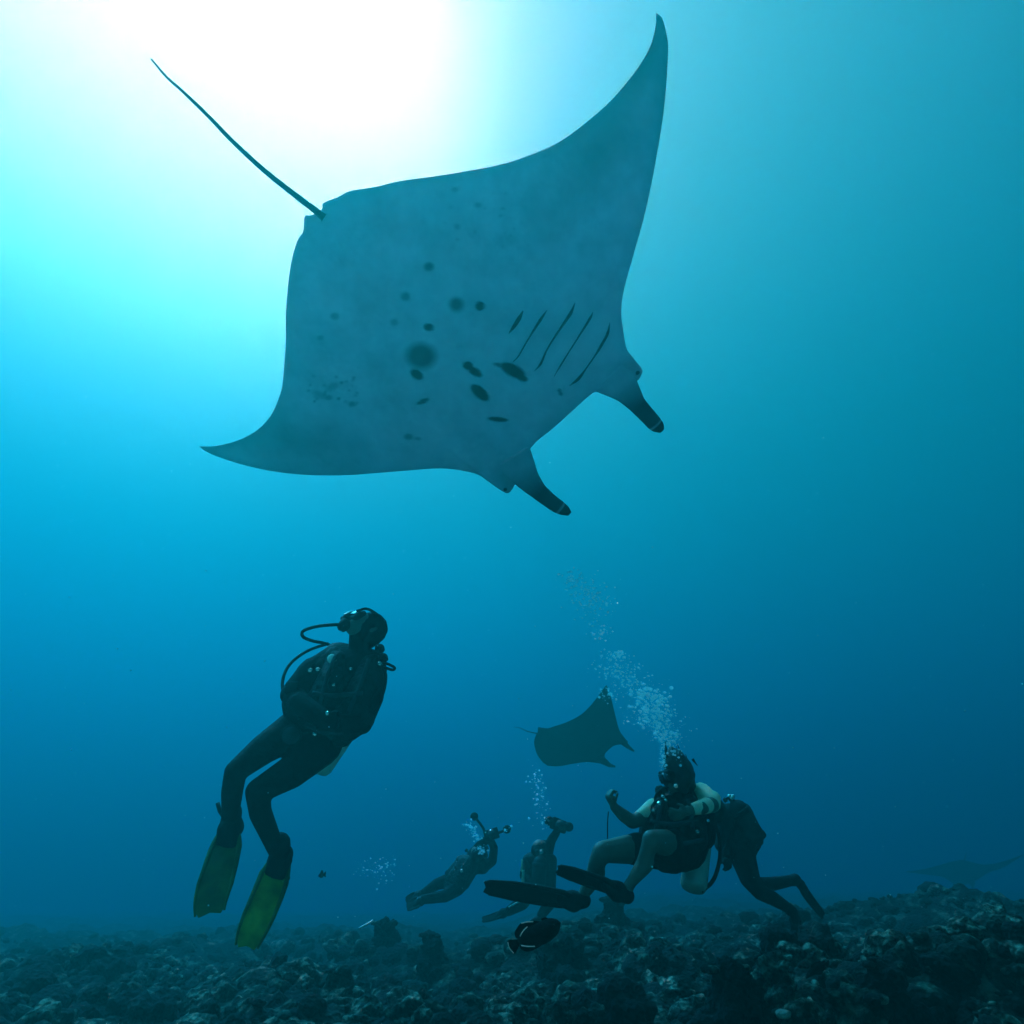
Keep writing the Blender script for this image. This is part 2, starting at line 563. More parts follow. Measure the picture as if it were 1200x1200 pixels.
# ------------------------------------------------------------------ coral heads that stand out one by one
def coral_head(px, py, Y, wpx, hpx, label, seed, mtl, knobs=10, sink=0.3):
    """a lumpy colony: main mass and knobs, its top at pixel py and its base sunk in the seabed"""
    k = mpp(px, py, Y)
    top = PY(px, py, Y)
    rr = random.Random(seed)
    W, Hh = wpx * k / 2, hpx * k
    x, y = top.x, top.y
    zg = height(x, y)
    z0 = min(zg - 0.08, top.z - Hh)
    hl = []
    tall = top.z - z0
    W = max(W, 0.5 * tall)
    for i in range(knobs * 3):
        g = rr.random() ** 0.7                              # 0 at the base, 1 at the top
        a = rr.uniform(0, 6.283)
        q = W * (0.95 - 0.6 * g) * rr.uniform(0.3, 1.0)
        r = W * rr.uniform(0.22, 0.42) * (1.1 - 0.35 * g)
        c = Vector((x + math.cos(a) * q, y + math.sin(a) * q, z0 + (tall - r) * g))
        hl.append([(c, r), (Vector((x + (c.x - x) * 0.6, y + (c.y - y) * 0.6, c.z - r * 0.8)), r * rr.uniform(0.7, 1.1))])
    hl.append([(Vector((x, y, top.z - W * 0.45)), W * 0.35), (Vector((x, y, z0)), W * 0.8)])
    me = fused(hl, max(0.012, W / 22), 2, 'coral')
    for v in me.vertices:
        p = v.co
        n_ = noise.noise(p * (2.2 / W)) * 0.16 + noise.noise(p * (5.5 / W)) * 0.10 + noise.noise(p * (13 / W)) * 0.05
        d = Vector((p.x - x, p.y - y, (p.z - z0) * 0.4)).normalized()
        v.co = p + d * n_ * W
    th_ = thing('coral_head', (x, y, z0), label, 'coral', 'coral heads on the reef')
    link('colony', me, M[mtl], th_)
    # encrusting knobs on its crown, each a small growth of its own
    for i in range(5):
        a = rr.uniform(0, 6.283)
        s = W * rr.uniform(0.10, 0.2)
        o = bpy.data.objects.new('knob', RM[9 + i % 5])
        COL.objects.link(o)
        o.location = (x + math.cos(a) * W * 0.5, y + math.sin(a) * W * 0.5, top.z - W * 0.25)
        o.scale = (s, s, s * 0.8)
        o.parent = th_
        o.matrix_parent_inverse = th_.matrix_world.inverted()
    return th_

coral_head(718, 1046, 9.3, 36, 62, 'tall dark pillar of coral beyond the crossed fins of the bare-legged diver', 11, 'coral_c', 9)
coral_head(452, 1074, 9.6, 48, 40, 'blocky dark coral stack with a thin pale stick leaning on it', 12, 'coral_c', 10)
coral_head(508, 1088, 8.0, 26, 32, 'small dark rounded coral stump standing alone on the flat reef', 13, 'coral_c', 7)
coral_head(1190, 1078, 5.0, 60, 60, 'smooth black boulder on the crest of the reef mound', 14, 'coral_c', 6)
coral_head(1030, 1116, 4.7, 62, 40, 'dark overhanging coral boulder with a pale crust on the mottled mound', 15, 'coral_c', 8)
coral_head(1140, 1118, 4.9, 56, 40, 'dark lumpy coral knoll beside the black boulder on the mound', 16, 'coral_c', 9)
coral_head(905, 1112, 5.2, 60, 46, 'pale topped coral head below the trailing fins of the dark diver', 17, 'coral_a', 10)
coral_head(1068, 1104, 5.3, 44, 30, 'pale green coral crown on top of the mottled mound', 18, 'coral_b', 10)
coral_head(850, 1120, 5.0, 50, 40, 'brown coral lump in the gully beside the pale topped head', 19, 'coral_c', 9)
coral_head(770, 1108, 6.5, 90, 40, 'broad dark coral shelf under the seated diver', 20, 'coral_c', 12)
coral_head(655, 1090, 7.0, 80, 40, 'wide dark coral mound right behind the black fish', 21, 'coral_c', 12)
coral_head(938, 1170, 4.2, 70, 40, 'large pale tan coral dome at the foot of the mottled mound', 22, 'coral_a', 11)
coral_head(1000, 1150, 4.4, 110, 46, 'broad green speckled coral slab spread over the mound slope', 24, 'coral_b', 13)
coral_head(400, 1130, 6.0, 44, 26, 'flat tilted coral plate with a bright rim on the open rubble', 23, 'coral_a', 8)
# the thin pale stick
st = link('stick', tube_mesh(catmull([PY(421, 1088, 9.45), PY(430, 1083, 9.45), PY(437, 1079, 9.5)], 4), 0.013, 8), M['white'])
tag(st, 'thin pale stick leaning on the blocky coral stack', 'stick')

# ------------------------------------------------------------------ mantas
def cat2(pts, n=10):
    return [(v.x, v.y) for v in catmull([Vector((x, y, 0)) for x, y in pts], n)]

def spot(x, y, cx, cy, a, b, ang, soft=0.35):
    ca, sa = math.cos(math.radians(ang)), math.sin(math.radians(ang))
    u, v = ((x - cx) * ca + (y - cy) * sa) / a, (-(x - cx) * sa + (y - cy) * ca) / b
    r = np.sqrt(u * u + v * v)
    return np.clip((1 + soft - r) / (2 * soft), 0, 1)

def belly_mat():
    m = bpy.data.materials.new('manta_skin')
    m.use_nodes = True
    n = m.node_tree
    b = n.nodes['Principled BSDF']
    b.inputs['Roughness'].default_value = 0.65
    b.inputs['Specular IOR Level'].default_value = 0.2
    at = n.nodes.new('ShaderNodeAttribute'); at.attribute_name = 'pigment_shade'
    tc = n.nodes.new('ShaderNodeTexCoord')
    nz = n.nodes.new('ShaderNodeTexNoise'); nz.inputs['Scale'].default_value = 3.0; nz.inputs['Detail'].default_value = 8
    nz.inputs['Roughness'].default_value = 0.7
    n.links.new(tc.outputs['Object'], nz.inputs['Vector'])
    mr = n.nodes.new('ShaderNodeMapRange')
    mr.inputs['From Min'].default_value = 0.3; mr.inputs['From Max'].default_value = 0.7
    mr.inputs['To Min'].default_value = 0.78; mr.inputs['To Max'].default_value = 1.06
    n.links.new(nz.outputs['Fac'], mr.inputs['Value'])
    mx = n.nodes.new('ShaderNodeMix'); mx.data_type = 'RGBA'; mx.blend_type = 'MULTIPLY'
    mx.inputs['Factor'].default_value = 1.0
    n.links.new(at.outputs['Color'], mx.inputs['A'])
    n.links.new(mr.outputs['Result'], mx.inputs['B'])
    n.links.new(mx.outputs['Result'], b.inputs['Base Color'])
    n2 = n.nodes.new('ShaderNodeTexNoise'); n2.inputs['Scale'].default_value = 90
    n.links.new(tc.outputs['Object'], n2.inputs['Vector'])
    bp = n.nodes.new('ShaderNodeBump'); bp.inputs['Strength'].default_value = 0.15; bp.inputs['Distance'].default_value = 0.01
    n.links.new(n2.outputs['Fac'], bp.inputs['Height'])
    n.links.new(bp.outputs['Normal'], b.inputs['Normal'])
    return m
M['manta'] = belly_mat()
WHITE = np.array([0.84, 0.88, 0.86])
DARK = np.array([0.03, 0.032, 0.035])

def manta(lead, trail, axis, centre, dist, nrm, bend, label, spots, fins, tail, eyes, gills, NV=480, NU=240, thickness=0.17, bodyw=105, vc=54, name='manta_ray', grp=None, marginal=1.0, belly=1.0, tail_px=3.6):
    """lead / trail: outline of the disc in photograph pixels from one wing tip to the other;
    the disc lies in a plane (centre, nrm) at its own distance and its wing tips bend up by bend(v)"""
    ax = Vector((axis[0], axis[1])).normalized()
    U = lambda x, y: ax.x * x + ax.y * y
    V = lambda x, y: ax.y * x - ax.x * y
    C0 = ray(*centre).normalized() * dist
    nrm = nrm.normalized()
    k0 = nrm.dot(C0)
    mp = C0.dot(FWD) / F                      # metres per pixel near the centre
    def world(x, y):
        r = ray(x, y)
        p = r * (k0 / nrm.dot(r))
        return CAM + p * (1 + bend(V(x, y)) / p.length)
    lead = cat2(lead); trail = cat2(trail)
    lv = np.array([V(*p) for p in lead]); lu = np.array([U(*p) for p in lead])
    tv = np.array([V(*p) for p in trail]); tu = np.array([U(*p) for p in trail])
    if lv[0] > lv[-1]: lv, lu = lv[::-1], lu[::-1]
    if tv[0] > tv[-1]: tv, tu = tv[::-1], tu[::-1]
    lv = np.maximum.accumulate(lv + np.arange(len(lv)) * 1e-6); tv = np.maximum.accumulate(tv + np.arange(len(tv)) * 1e-6)
    v0, v1 = max(lv[0], tv[0]), min(lv[-1], tv[-1])
    s = (1 - np.cos(np.linspace(0.0, math.pi, NV))) / 2
    s = 0.6 * s + 0.4 * np.linspace(0, 1, NV)
    vv = v0 + (v1 - v0) * s
    ul, ut = np.interp(vv, lv, lu), np.interp(vv, tv, tu)
    ul = np.maximum(ul, ut + 0.05)
    cc = (1 - np.cos(np.linspace(0, math.pi, NU))) / 2
    prof = 2.2 * np.sqrt(np.clip(1 - cc, 0, 1)) * (cc ** 0.9) * 1.0        # 0 at the trailing edge, full near the head
    prof /= prof.max()
    root = thing(name, world(*centre), label, 'manta ray', grp)
    verts, cols = [], []
    pxs = np.zeros((NV, NU, 2))
    half = max(abs(v1 - vc), abs(v0 - vc))
    for i, v in enumerate(vv):
        q = abs(v - vc)
        T = thickness * (math.exp(-(q / bodyw) ** 2) + 0.16 * max(0, 1 - q / half) ** 0.7 + 0.012)
        T = min(T, 0.35 * (ul[i] - ut[i]) * mp)
        for j in range(NU):
            u = ut[i] + (ul[i] - ut[i]) * cc[j]
            x, y = ax.x * u + ax.y * v, ax.y * u - ax.x * v
            pxs[i, j] = (x, y)
            p = world(x, y)
            verts.append((p, T * prof[j]))
    X, Y_ = pxs[..., 0].ravel(), pxs[..., 1].ravel()
    mask = np.zeros(X.shape)
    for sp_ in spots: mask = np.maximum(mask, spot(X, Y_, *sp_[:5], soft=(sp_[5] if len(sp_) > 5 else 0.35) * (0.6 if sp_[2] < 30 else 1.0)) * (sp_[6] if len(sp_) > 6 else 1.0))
    # dusky margin along the leading and trailing edges, stronger at the wing tips
    edge = np.minimum(cc, 1 - cc)[None, :] * (ul - ut)[:, None]
    tipf = np.clip((np.abs(vv - vc) / half - 0.45) / 0.55, 0, 1)[:, None]
    mg = np.exp(-edge / (8 + 14 * tipf)) * (0.18 + 0.45 * tipf) * marginal
    mg = mg.ravel()
    pig_shade = WHITE[None] * (1 - mg[:, None]) + np.array([0.22, 0.22, 0.2])[None] * mg[:, None]
    pig_shade = pig_shade * belly
    pig_shade = pig_shade * (1 - mask[:, None]) + DARK[None] * mask[:, None]
    low = [p - nrm * t * 0.55 for p, t in verts]
    top = [p + nrm * t for p, t in verts]
    N = len(low)
    allv = low + top
    f, mi = [], []
    for i in range(NV - 1):
        for j in range(NU - 1):
            a = i * NU + j
            f.append((a, a + NU, a + NU + 1, a + 1)); mi.append(0)
            f.append((N + a, N + a + 1, N + a + NU + 1, N + a + NU)); mi.append(1)
    me = bpy.data.meshes.new('disc')
    me.from_pydata([tuple(p) for p in allv], [], f)
    at = me.color_attributes.new('pigment_shade', 'FLOAT_COLOR', 'POINT')
    full = np.ones((2 * N, 4)); full[:N, :3] = pig_shade; full[N:, :3] = DARK
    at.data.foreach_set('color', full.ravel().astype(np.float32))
    me.materials.append(M['manta']); me.materials.append(M['manta_back'])
    me.polygons.foreach_set('material_index', mi)
    b = bmesh.new(); b.from_mesh(me)
    bmesh.ops.remove_doubles(b, verts=b.verts, dist=0.0006)
    bmesh.ops.recalc_face_normals(b, faces=b.faces)
    b.to_mesh(me); b.free()
    link('disc', me, None, root)
    # cephalic fins: flattened paddles rolled towards their tips
    for st_ in fins:
        P = [world(x, y) for x, y, h in st_]
        Cc = catmull([p - nrm * 0.02 for p in P], 6)
        H = np.interp(np.linspace(0, len(st_) - 1, len(Cc)), range(len(st_)), [h for *_, h in st_])
        vs_, fs = [], []
        SEG = 16
        for i, c in enumerate(Cc):
            t = (Cc[min(i + 1, len(Cc) - 1)] - Cc[max(i - 1, 0)]).normalized()
            wd = t.cross(nrm).normalized()
            for k in range(SEG):
                a_ = 2 * math.pi * k / SEG
                vs_.append(c + wd * math.cos(a_) * H[i] * mp + nrm * math.sin(a_) * min(0.035, H[i] * mp * 0.5))
        for i in range(len(Cc) - 1):
            for k in range(SEG):
                k2 = (k + 1) % SEG
                fs.append((i * SEG + k, i * SEG + k2, (i + 1) * SEG + k2, (i + 1) * SEG + k))
        fs.append(tuple(range(SEG))[::-1]); fs.append(tuple((len(Cc) - 1) * SEG + k for k in range(SEG)))
        me = bpy.data.meshes.new('cephalic_fin')
        me.from_pydata([tuple(v) for v in vs_], [], fs)
        at = me.color_attributes.new('pigment_shade', 'FLOAT_COLOR', 'POINT')
        cl = []
        for i in range(len(Cc)):
            g = i / (len(Cc) - 1)
            e = min(1, max(0, (g - 0.15) / 0.3))
            pc = WHITE * (1 - e) * 0.8 + np.array([0.09, 0.09, 0.1]) * e
            if g > 0.78: pc = DARK
            if 0.72 < g < 0.78: pc = WHITE * 0.5
            pc = pc * min(1.0, belly * 1.0)
            cl += [[*pc, 1.0]] * SEG
        at.data.foreach_set('color', np.array(cl, dtype=np.float32).ravel())
        me.materials.append(M['manta'])
        link('cephalic_fin', me, None, root)
    for (x, y, r) in eyes:
        e = link('eye', hulls_mesh([[(world(x, y) + nrm * 0.01, r * mp)]]), M['gill'], root)
    if tail:
        pts = catmull([world(x, y) for x, y in tail], 8)
        n = len(pts)
        r0 = tail_px * mp
        link('tail', tube_mesh(pts, [r0 * (1.25 - 1.0 * (i / (n - 1)) ** 0.7) if i else r0 * 1.6 for i in range(n)], 10), M['manta_back'], root)
    for g in gills:
        pts = [world(x, y) for x, y, h in g]
        Cc = catmull(pts, 6)
        H = np.interp(np.linspace(0, len(g) - 1, len(Cc)), range(len(g)), [h for *_, h in g])
        # lift onto the belly
        out = []
        for i, c in enumerate(Cc):
            q = c - CAM
            d = q.dot(FWD); x, y = 600 + F * q.dot(RIGHT) / d, 600 - F * q.dot(UP) / d
            v, u = V(x, y), U(x, y)
            a_, b_ = np.interp(v, vv, ul), np.interp(v, vv, ut)
            T = thickness * (math.exp(-(abs(v - vc) / bodyw) ** 2) + 0.16 * max(0, 1 - abs(v - vc) / half) ** 0.7 + 0.012)
            pr = np.interp((u - b_) / (a_ - b_), cc, prof)
            out.append(c - nrm * (T * pr * 0.55 + 0.001))
        vs_, fs = [], []
        for i, c in enumerate(out):
            t = (out[min(i + 1, len(out) - 1)] - out[max(i - 1, 0)]).normalized()
            wd = t.cross(nrm).normalized()
            h = max(H[i] * 1.35, 0.2) * mp
            for a_, b_ in ((-1, 0.0), (-0.5, 0.006), (0, 0.009), (0.5, 0.006), (1, 0.0)):
                vs_.append(c + wd * a_ * h - nrm * (b_ - 0.003))
        for i in range(len(out) - 1):
            for k in range(4):
                a_ = i * 5 + k
                fs.append((a_, a_ + 1, a_ + 6, a_ + 5))
        me = bpy.data.meshes.new('gill_slit')
        me.from_pydata([tuple(v) for v in vs_], [], fs)
        link('gill_slit', me, M['gill'], root)
    return root

leadA = [(771, 15), (777, 24), (782, 45), (783, 62), (779, 120), (770, 180), (757, 245), (742, 300), (731, 340), (728, 365), (730, 385), (734, 408), (739, 416),
         (752, 432), (751, 440), (745, 447), (722, 455), (700, 459), (690, 464), (650, 500), (626, 520), (610, 545), (604, 566), (597, 577), (590, 577), (582, 571), (560, 556), (520, 549), (470, 552), (400, 557), (340, 555), (290, 546), (250, 533), (234, 524)]
trailA = [(769, 15), (768, 32), (762, 54), (750, 76), (735, 96), (715, 119), (690, 141), (665, 160), (640, 174), (590, 192), (520, 205), (470, 212), (440, 219), (410, 224), (396, 231), (379, 238), (377, 246), (365, 252), (357, 254), (355, 272), (349, 281), (343, 300), (338, 330), (335, 370), (335, 400), (332, 440), (329, 460), (318, 486), (304, 502), (290, 511), (270, 519), (250, 523), (234, 523)]
spots_shadeA = [(494, 413, 17, 15, 0, 0.5, 0.85), (489, 435, 8, 5.5, 35, 0.25), (503, 379, 6, 4.5, 10), (535, 353, 8, 8, 0, 0.6, 0.8), (562, 355, 5.5, 5.5, 0, 0.25), (503, 310, 5.5, 5, 0, 0.5, 0.7), (476, 344, 5, 5, 0, 0.6, 0.6), (463, 374, 4.5, 4, 0, 0.6, 0.4),
          (393, 369, 5, 4, 0, 0.6, 0.4), (376, 395, 4, 3, 0, 0.6, 0.3), (548, 423, 6, 5, 0, 0.25), (556, 430, 10, 4.5, 35, 0.25), (562, 455, 13, 6.5, 42, 0.2), (583, 487, 12, 3, 6, 0.3), (496, 467, 8, 2.6, -25, 0.35, 0.9), (600, 429, 16, 7, 28, 0.25), (586, 423, 9, 2.5, 15, 0.3, 0.8), (610, 437, 8, 4, 30, 0.3),
          (655, 456, 5, 2, 60, 0.4, 0.8), (479, 510, 5, 3.5, 0, 0.6, 0.6), (490, 512, 4, 2, 0, 0.6, 0.4), (413, 472, 4, 3, 0, 0.6, 0.5), (415, 473, 3, 2, 0, 0.5, 0.4), (376, 462, 10, 4, 20, 0.8, 0.3), (390, 452, 8, 4, -30, 0.8, 0.3), (385, 465, 5, 3, 0, 0.6, 0.4), (560, 240, 4, 3, 0, 0.7, 0.3), (536, 265, 3, 3, 0, 0.7, 0.3), (533, 222, 4, 3, 0, 0.7, 0.3), (590, 280, 14, 7, 0, 0.9, 0.12)]
spots_shadeA += [(700, 175, 75, 34, -52, 0.8, 0.42), (745, 90, 60, 22, -65, 0.8, 0.35), (345, 515, 60, 22, 12, 0.8, 0.35), (735, 435, 20, 16, 0, 0.7, 0.3), (600, 560, 22, 14, 40, 0.7, 0.3)]  # broad soft patches; on the wings they paint in shading of the hollows
rs = random.Random(5)
for _ in range(26):
    spots_shadeA.append((rs.uniform(360, 420), rs.uniform(440, 475), rs.uniform(1.2, 2.4), rs.uniform(1, 2), 0, 0.6, rs.uniform(0.2, 0.5)))
for _ in range(14):
    spots_shadeA.append((rs.uniform(520, 620), rs.uniform(225, 290), rs.uniform(1.2, 2.4), rs.uniform(1, 2), 0, 0.6, rs.uniform(0.1, 0.3)))
finsA = [[(714, 438, 28), (726, 449, 22), (736, 460, 16), (746, 473, 11.5), (757, 485, 10.5), (766, 495, 10), (771, 500, 8.5), (775, 504, 4)],
         [(598, 533, 29), (608, 547, 23), (618, 561, 17), (630, 574, 12.5), (643, 585, 11), (654, 593, 10.5), (661, 597, 8.5), (667, 601, 4)]]
gillsA = [[(612, 361, 0.5), (607, 370, 2.4), (601, 379, 2), (595, 387, 0.3)],
          [(640, 361, 0.3), (632, 372, 1.7), (620, 390, 0.9), (612, 403, 0.8), (606, 413, 0.8), (600, 419, 0.4)],
          [(673, 353, 0.3), (667, 366, 1.9), (654, 384, 1.2), (640, 405, 0.9), (632, 422, 1.4), (625, 430, 0.3)],
          [(694, 364, 0.3), (690, 372, 1.5), (678, 390, 1.0), (664, 411, 0.8), (655, 425, 1.0), (648, 437, 0.3)],
          [(714, 377, 0.3), (711, 389, 1.6), (703, 403, 1.6), (696, 414, 1.0), (686, 428, 0.8), (676, 441, 2), (666, 449, 0.4)]]
nA = (ray(520, 350).normalized() * 0.80 + Vector((0, 0, 1)) * 0.35)
def bendA(v):
    q = (v - 54)
    return 0.7 * max(0, (q - 120) / 330) ** 2 + 0.65 * max(0, (-q - 60) / 240) ** 2
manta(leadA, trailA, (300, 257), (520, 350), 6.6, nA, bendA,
      'huge manta ray with spotted pale belly and long thin tail gliding overhead', spots_shadeA, finsA,
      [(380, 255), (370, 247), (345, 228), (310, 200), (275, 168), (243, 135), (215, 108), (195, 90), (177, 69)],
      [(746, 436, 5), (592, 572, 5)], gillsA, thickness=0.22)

# second manta, smaller and fading into the blue
leadB = [(711, 803), (716, 818), (721, 838), (724, 850), (727, 858), (733, 866), (736, 870), (728, 872), (719, 874), (710, 882), (709, 888), (712, 893), (705, 895), (690, 893), (672, 895), (655, 898), (643, 897.5)]
trailB = [(710, 803), (700, 817), (690, 829), (680, 838), (665, 846), (650, 851), (640, 854), (631, 852), (630, 858), (627, 864), (626, 872), (629, 883), (635, 892), (641, 897)]
finsB = [[(722, 862, 5), (729, 868, 4), (735, 874, 2.6), (743, 880, 1)], [(700, 888, 5), (708, 892, 4), (714, 896, 2.6), (721, 898, 1)]]
nB = (ray(680, 870).normalized() * 0.9 + Vector((0.0, 0, 1)) * 0.35)
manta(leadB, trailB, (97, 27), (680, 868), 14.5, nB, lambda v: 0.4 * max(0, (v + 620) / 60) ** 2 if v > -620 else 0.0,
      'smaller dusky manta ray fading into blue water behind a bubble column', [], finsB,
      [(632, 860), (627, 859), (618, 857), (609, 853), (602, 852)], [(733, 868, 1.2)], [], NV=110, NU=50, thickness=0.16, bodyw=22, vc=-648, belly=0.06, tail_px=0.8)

# third manta, head on and barely visible above the dark ridge
leadC = [(1062, 1021), (1080, 1019), (1100, 1014), (1118, 1009), (1130, 1008), (1150, 1013), (1165, 1012), (1180, 1008), (1200, 1001)]
trailC = [(1062, 1022), (1085, 1025), (1105, 1028), (1115, 1034), (1128, 1037), (1142, 1033), (1158, 1023), (1175, 1017), (1200, 1002)]
nC = (ray(1128, 1018).normalized() * 0.5 + Vector((0, 0, 1)) * 0.6)
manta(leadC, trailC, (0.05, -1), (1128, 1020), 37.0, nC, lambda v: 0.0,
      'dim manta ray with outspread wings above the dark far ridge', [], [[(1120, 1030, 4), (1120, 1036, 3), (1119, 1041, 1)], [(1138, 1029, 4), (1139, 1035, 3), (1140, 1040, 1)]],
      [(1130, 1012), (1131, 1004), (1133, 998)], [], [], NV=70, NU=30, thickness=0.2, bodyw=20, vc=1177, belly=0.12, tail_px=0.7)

# ------------------------------------------------------------------ divers
def B(Y0):
    """ball factory at horizontal distance Y0: (px, py, dY metres, radius px) -> (centre, radius m)"""
    def f(x, y, dy, r):
        return (PY(x, y, Y0 + dy), r * mpp(x, y, Y0 + dy))
    return f

def mask_part(parent, c, look, up, s=1.0, glass='glass', name='mask'):
    """a dive mask on the face at c looking along look"""
    look = look.normalized(); side = look.cross(up).normalized(); up = side.cross(look).normalized()
    fr = [[(c + side * a * 0.062 * s + up * b * 0.03 * s, 0.016 * s) for a in (-1, 1) for b in (-1, 1)] + [(c - look * 0.045 * s + side * a * 0.055 * s, 0.02 * s) for a in (-1, 1)]]
    fr.append([(c + up * -0.01 * s + look * 0.015 * s, 0.018 * s), (c - up * 0.045 * s + look * 0.012 * s, 0.02 * s)])
    m = link(name, fused(fr, 0.006, 2, 'mask'), M['rubber'], parent)
    for a in (-1, 1):
        hl = [[(c + look * 0.021 * s + side * (a * 0.034 + b * 0.02) * s + up * d * 0.018 * s, 0.006 * s) for b in (-1, 1) for d in (-1, 1)]]
        link('lens', hulls_mesh(hl), M[glass], m)
    return m

def regulator(parent, c, look, s=1.0):
    look = look.normalized()
    r = link('regulator', lathe_mesh(c - look * 0.04 * s, c + look * 0.045 * s, [(0, 0.018 * s), (0.03 * s, 0.022 * s), (0.04 * s, 0.036 * s), (0.07 * s, 0.038 * s), (0.08 * s, 0.03 * s), (0.085 * s, 0.012 * s)], 18), M['rubber'], parent)
    return r

def face(c, look, up, s=1.0):
    """nose, brow, chin, ears as hulls that fuse with the head"""
    look = look.normalized(); side = look.cross(up).normalized(); up = side.cross(look).normalized()
    H = [[(c, 0.092 * s), (c + up * 0.03 * s - look * 0.015 * s, 0.094 * s)],
         [(c + look * 0.03 * s - up * 0.05 * s, 0.06 * s), (c + look * 0.045 * s - up * 0.095 * s, 0.03 * s), (c, 0.085 * s)],
         [(c + look * 0.09 * s - up * 0.005 * s, 0.010 * s), (c + look * 0.105 * s - up * 0.04 * s, 0.014 * s), (c + look * 0.075 * s - up * 0.035 * s, 0.02 * s)],
         [(c + look * 0.083 * s - up * 0.07 * s + side * 0.018 * s, 0.009 * s), (c + look * 0.083 * s - up * 0.07 * s - side * 0.018 * s, 0.009 * s)]]
    for a in (-1, 1):
        H.append([(c + side * a * 0.09 * s + up * 0.005 * s, 0.014 * s), (c + side * a * 0.088 * s - up * 0.03 * s, 0.011 * s)])
    return H

def under(hulls, k=0.84):
    return [[(c, r * k) for c, r in h] for h in hulls]

# ---- diver in a black wetsuit with yellow fins, looking up
Y1 = 4.2
b1 = B(Y1)
d1 = thing('person', PY(300, 1000, Y1), 'diver in black wetsuit and hood with yellow-green fins, looking up, upright in open water', 'person', 'divers')
hc = PY(429, 737, Y1)
look1 = Vector((-0.31, -0.55, 0.77)); up1 = Vector((0.45, 0.25, 0.85))
suit1 = [
    [b1(424, 762, 0, 11), b1(416, 778, 0.02, 17)],
    [b1(392, 782, 0, 22), b1(432, 786, 0.02, 21), b1(385, 832, 0, 28), b1(410, 828, 0.03, 27)],
    [b1(385, 832, 0, 27), b1(408, 828, 0.03, 26), b1(352, 854, 0.02, 22), b1(374, 862, 0.02, 24)],
    # legs
    [b1(346, 854, -0.02, 22), b1(310, 877, -0.16, 17)], [b1(310, 877, -0.16, 17), b1(276, 904, -0.26, 12)],
    [b1(276, 904, -0.26, 12), b1(272, 928, -0.16, 11.5)], [b1(272, 928, -0.16, 11.5), b1(270, 956, -0.02, 9)],
    [b1(270, 956, -0.02, 9), b1(273, 970, 0.02, 12)],
    [b1(376, 872, -0.02, 25), b1(342, 904, -0.14, 18.5)], [b1(342, 904, -0.14, 18.5), b1(302, 927, -0.22, 13.5)],
    [b1(302, 928, -0.22, 13.5), b1(305, 952, -0.14, 12)], [b1(305, 952, -0.14, 12), b1(322, 992, 0.0, 9)],
    [b1(322, 992, 0.0, 9), b1(331, 1002, 0.03, 12)],
    # arms: the near one bent at the elbow, the other down the side, hands meeting in front
    [b1(390, 776, 0, 18), b1(362, 790, -0.05, 15)], [b1(366, 786, -0.04, 15), b1(342, 814, -0.10, 13)],
    [b1(342, 814, -0.10, 13), b1(352, 826, -0.2, 12)], [b1(350, 824, -0.2, 12), b1(378, 840, -0.26, 9.5)],
    [b1(436, 784, 0, 16), b1(436, 818, -0.06, 13)], [b1(436, 818, -0.06, 13), b1(424, 848, -0.1, 12)],
    [b1(424, 848, -0.1, 12), b1(396, 848, -0.24, 9.5)],
]
hands1 = hand(PY(380, 841, Y1 - 0.27), Vector((0.9, -0.1, -0.35)), Vector((0, -0.3, 1)), 0.6) + hand(PY(395, 849, Y1 - 0.25), Vector((-0.9, -0.2, 0.1)), Vector((0, -0.3, 1)), 0.6)
head1 = face(hc, look1, up1, 1.12)
neck1 = [[(hc - up1.normalized() * 0.06, 0.07), b1(421, 768, 0, 12)]]
link('body', fused(under(suit1) + under(hands1, 0.92) + head1 + under(neck1, 0.9), 0.012, 3), M['skin'], d1)
su = [[(c, r + 0.005) for c, r in h] for h in suit1 + neck1]
gl = [[(c, r + 0.003) for c, r in h] for h in hands1]
link('wetsuit', fused(su + gl, 0.011, 5), M['neoprene'], d1)
# hood: the head shell open at the face
hd = [[(hc - look1.normalized() * 0.012, 0.112), (hc + up1.normalized() * 0.035 - look1.normalized() * 0.028, 0.114), (hc - up1.normalized() * 0.09 - look1.normalized() * 0.03, 0.07)]]
link('hood', fused(hd, 0.01, 3), M['neoprene'], d1)
mk = mask_part(d1, PY(414, 722, Y1 - 0.035), look1, up1, 1.15, 'mirror')
link('mask_strap', tube_mesh(catmull([PY(418, 716, Y1 - 0.1), PY(432, 714, Y1 - 0.06), PY(450, 728, Y1 - 0.03), PY(452, 742, Y1)], 6), 0.009, 8), M['rubber_grey'], mk)
regulator(d1, PY(406, 734, Y1 - 0.10), Vector((-0.7, -0.55, 0.25)), 1.15)
hose(d1, [(402, 732), (392, 732), (372, 734), (356, 739), (355, 746), (366, 751), (384, 755), (398, 764)], [Y1 - .12, Y1 - .12, Y1 - .08, Y1 - .02, Y1, Y1 + .05, Y1 + .1, Y1 + .14], 0.0085)
hose(d1, [(385, 754), (362, 762), (344, 774), (334, 788), (331, 806), (338, 826), (350, 842)], [Y1 + .12, Y1 + .08, Y1 + .02, Y1 - .05, Y1 - .1, Y1 - .16, Y1 - .2], 0.008)
hose(d1, [(440, 772), (452, 777), (462, 782), (460, 785), (450, 782)], [Y1 - .12] * 5, 0.007)
hose(d1, [(448, 780), (452, 792), (450, 808), (443, 826), (432, 840), (420, 850)], [Y1 - .12, Y1 - .12, Y1 - .1, Y1 - .1, Y1 - .14, Y1 - .18], 0.008)
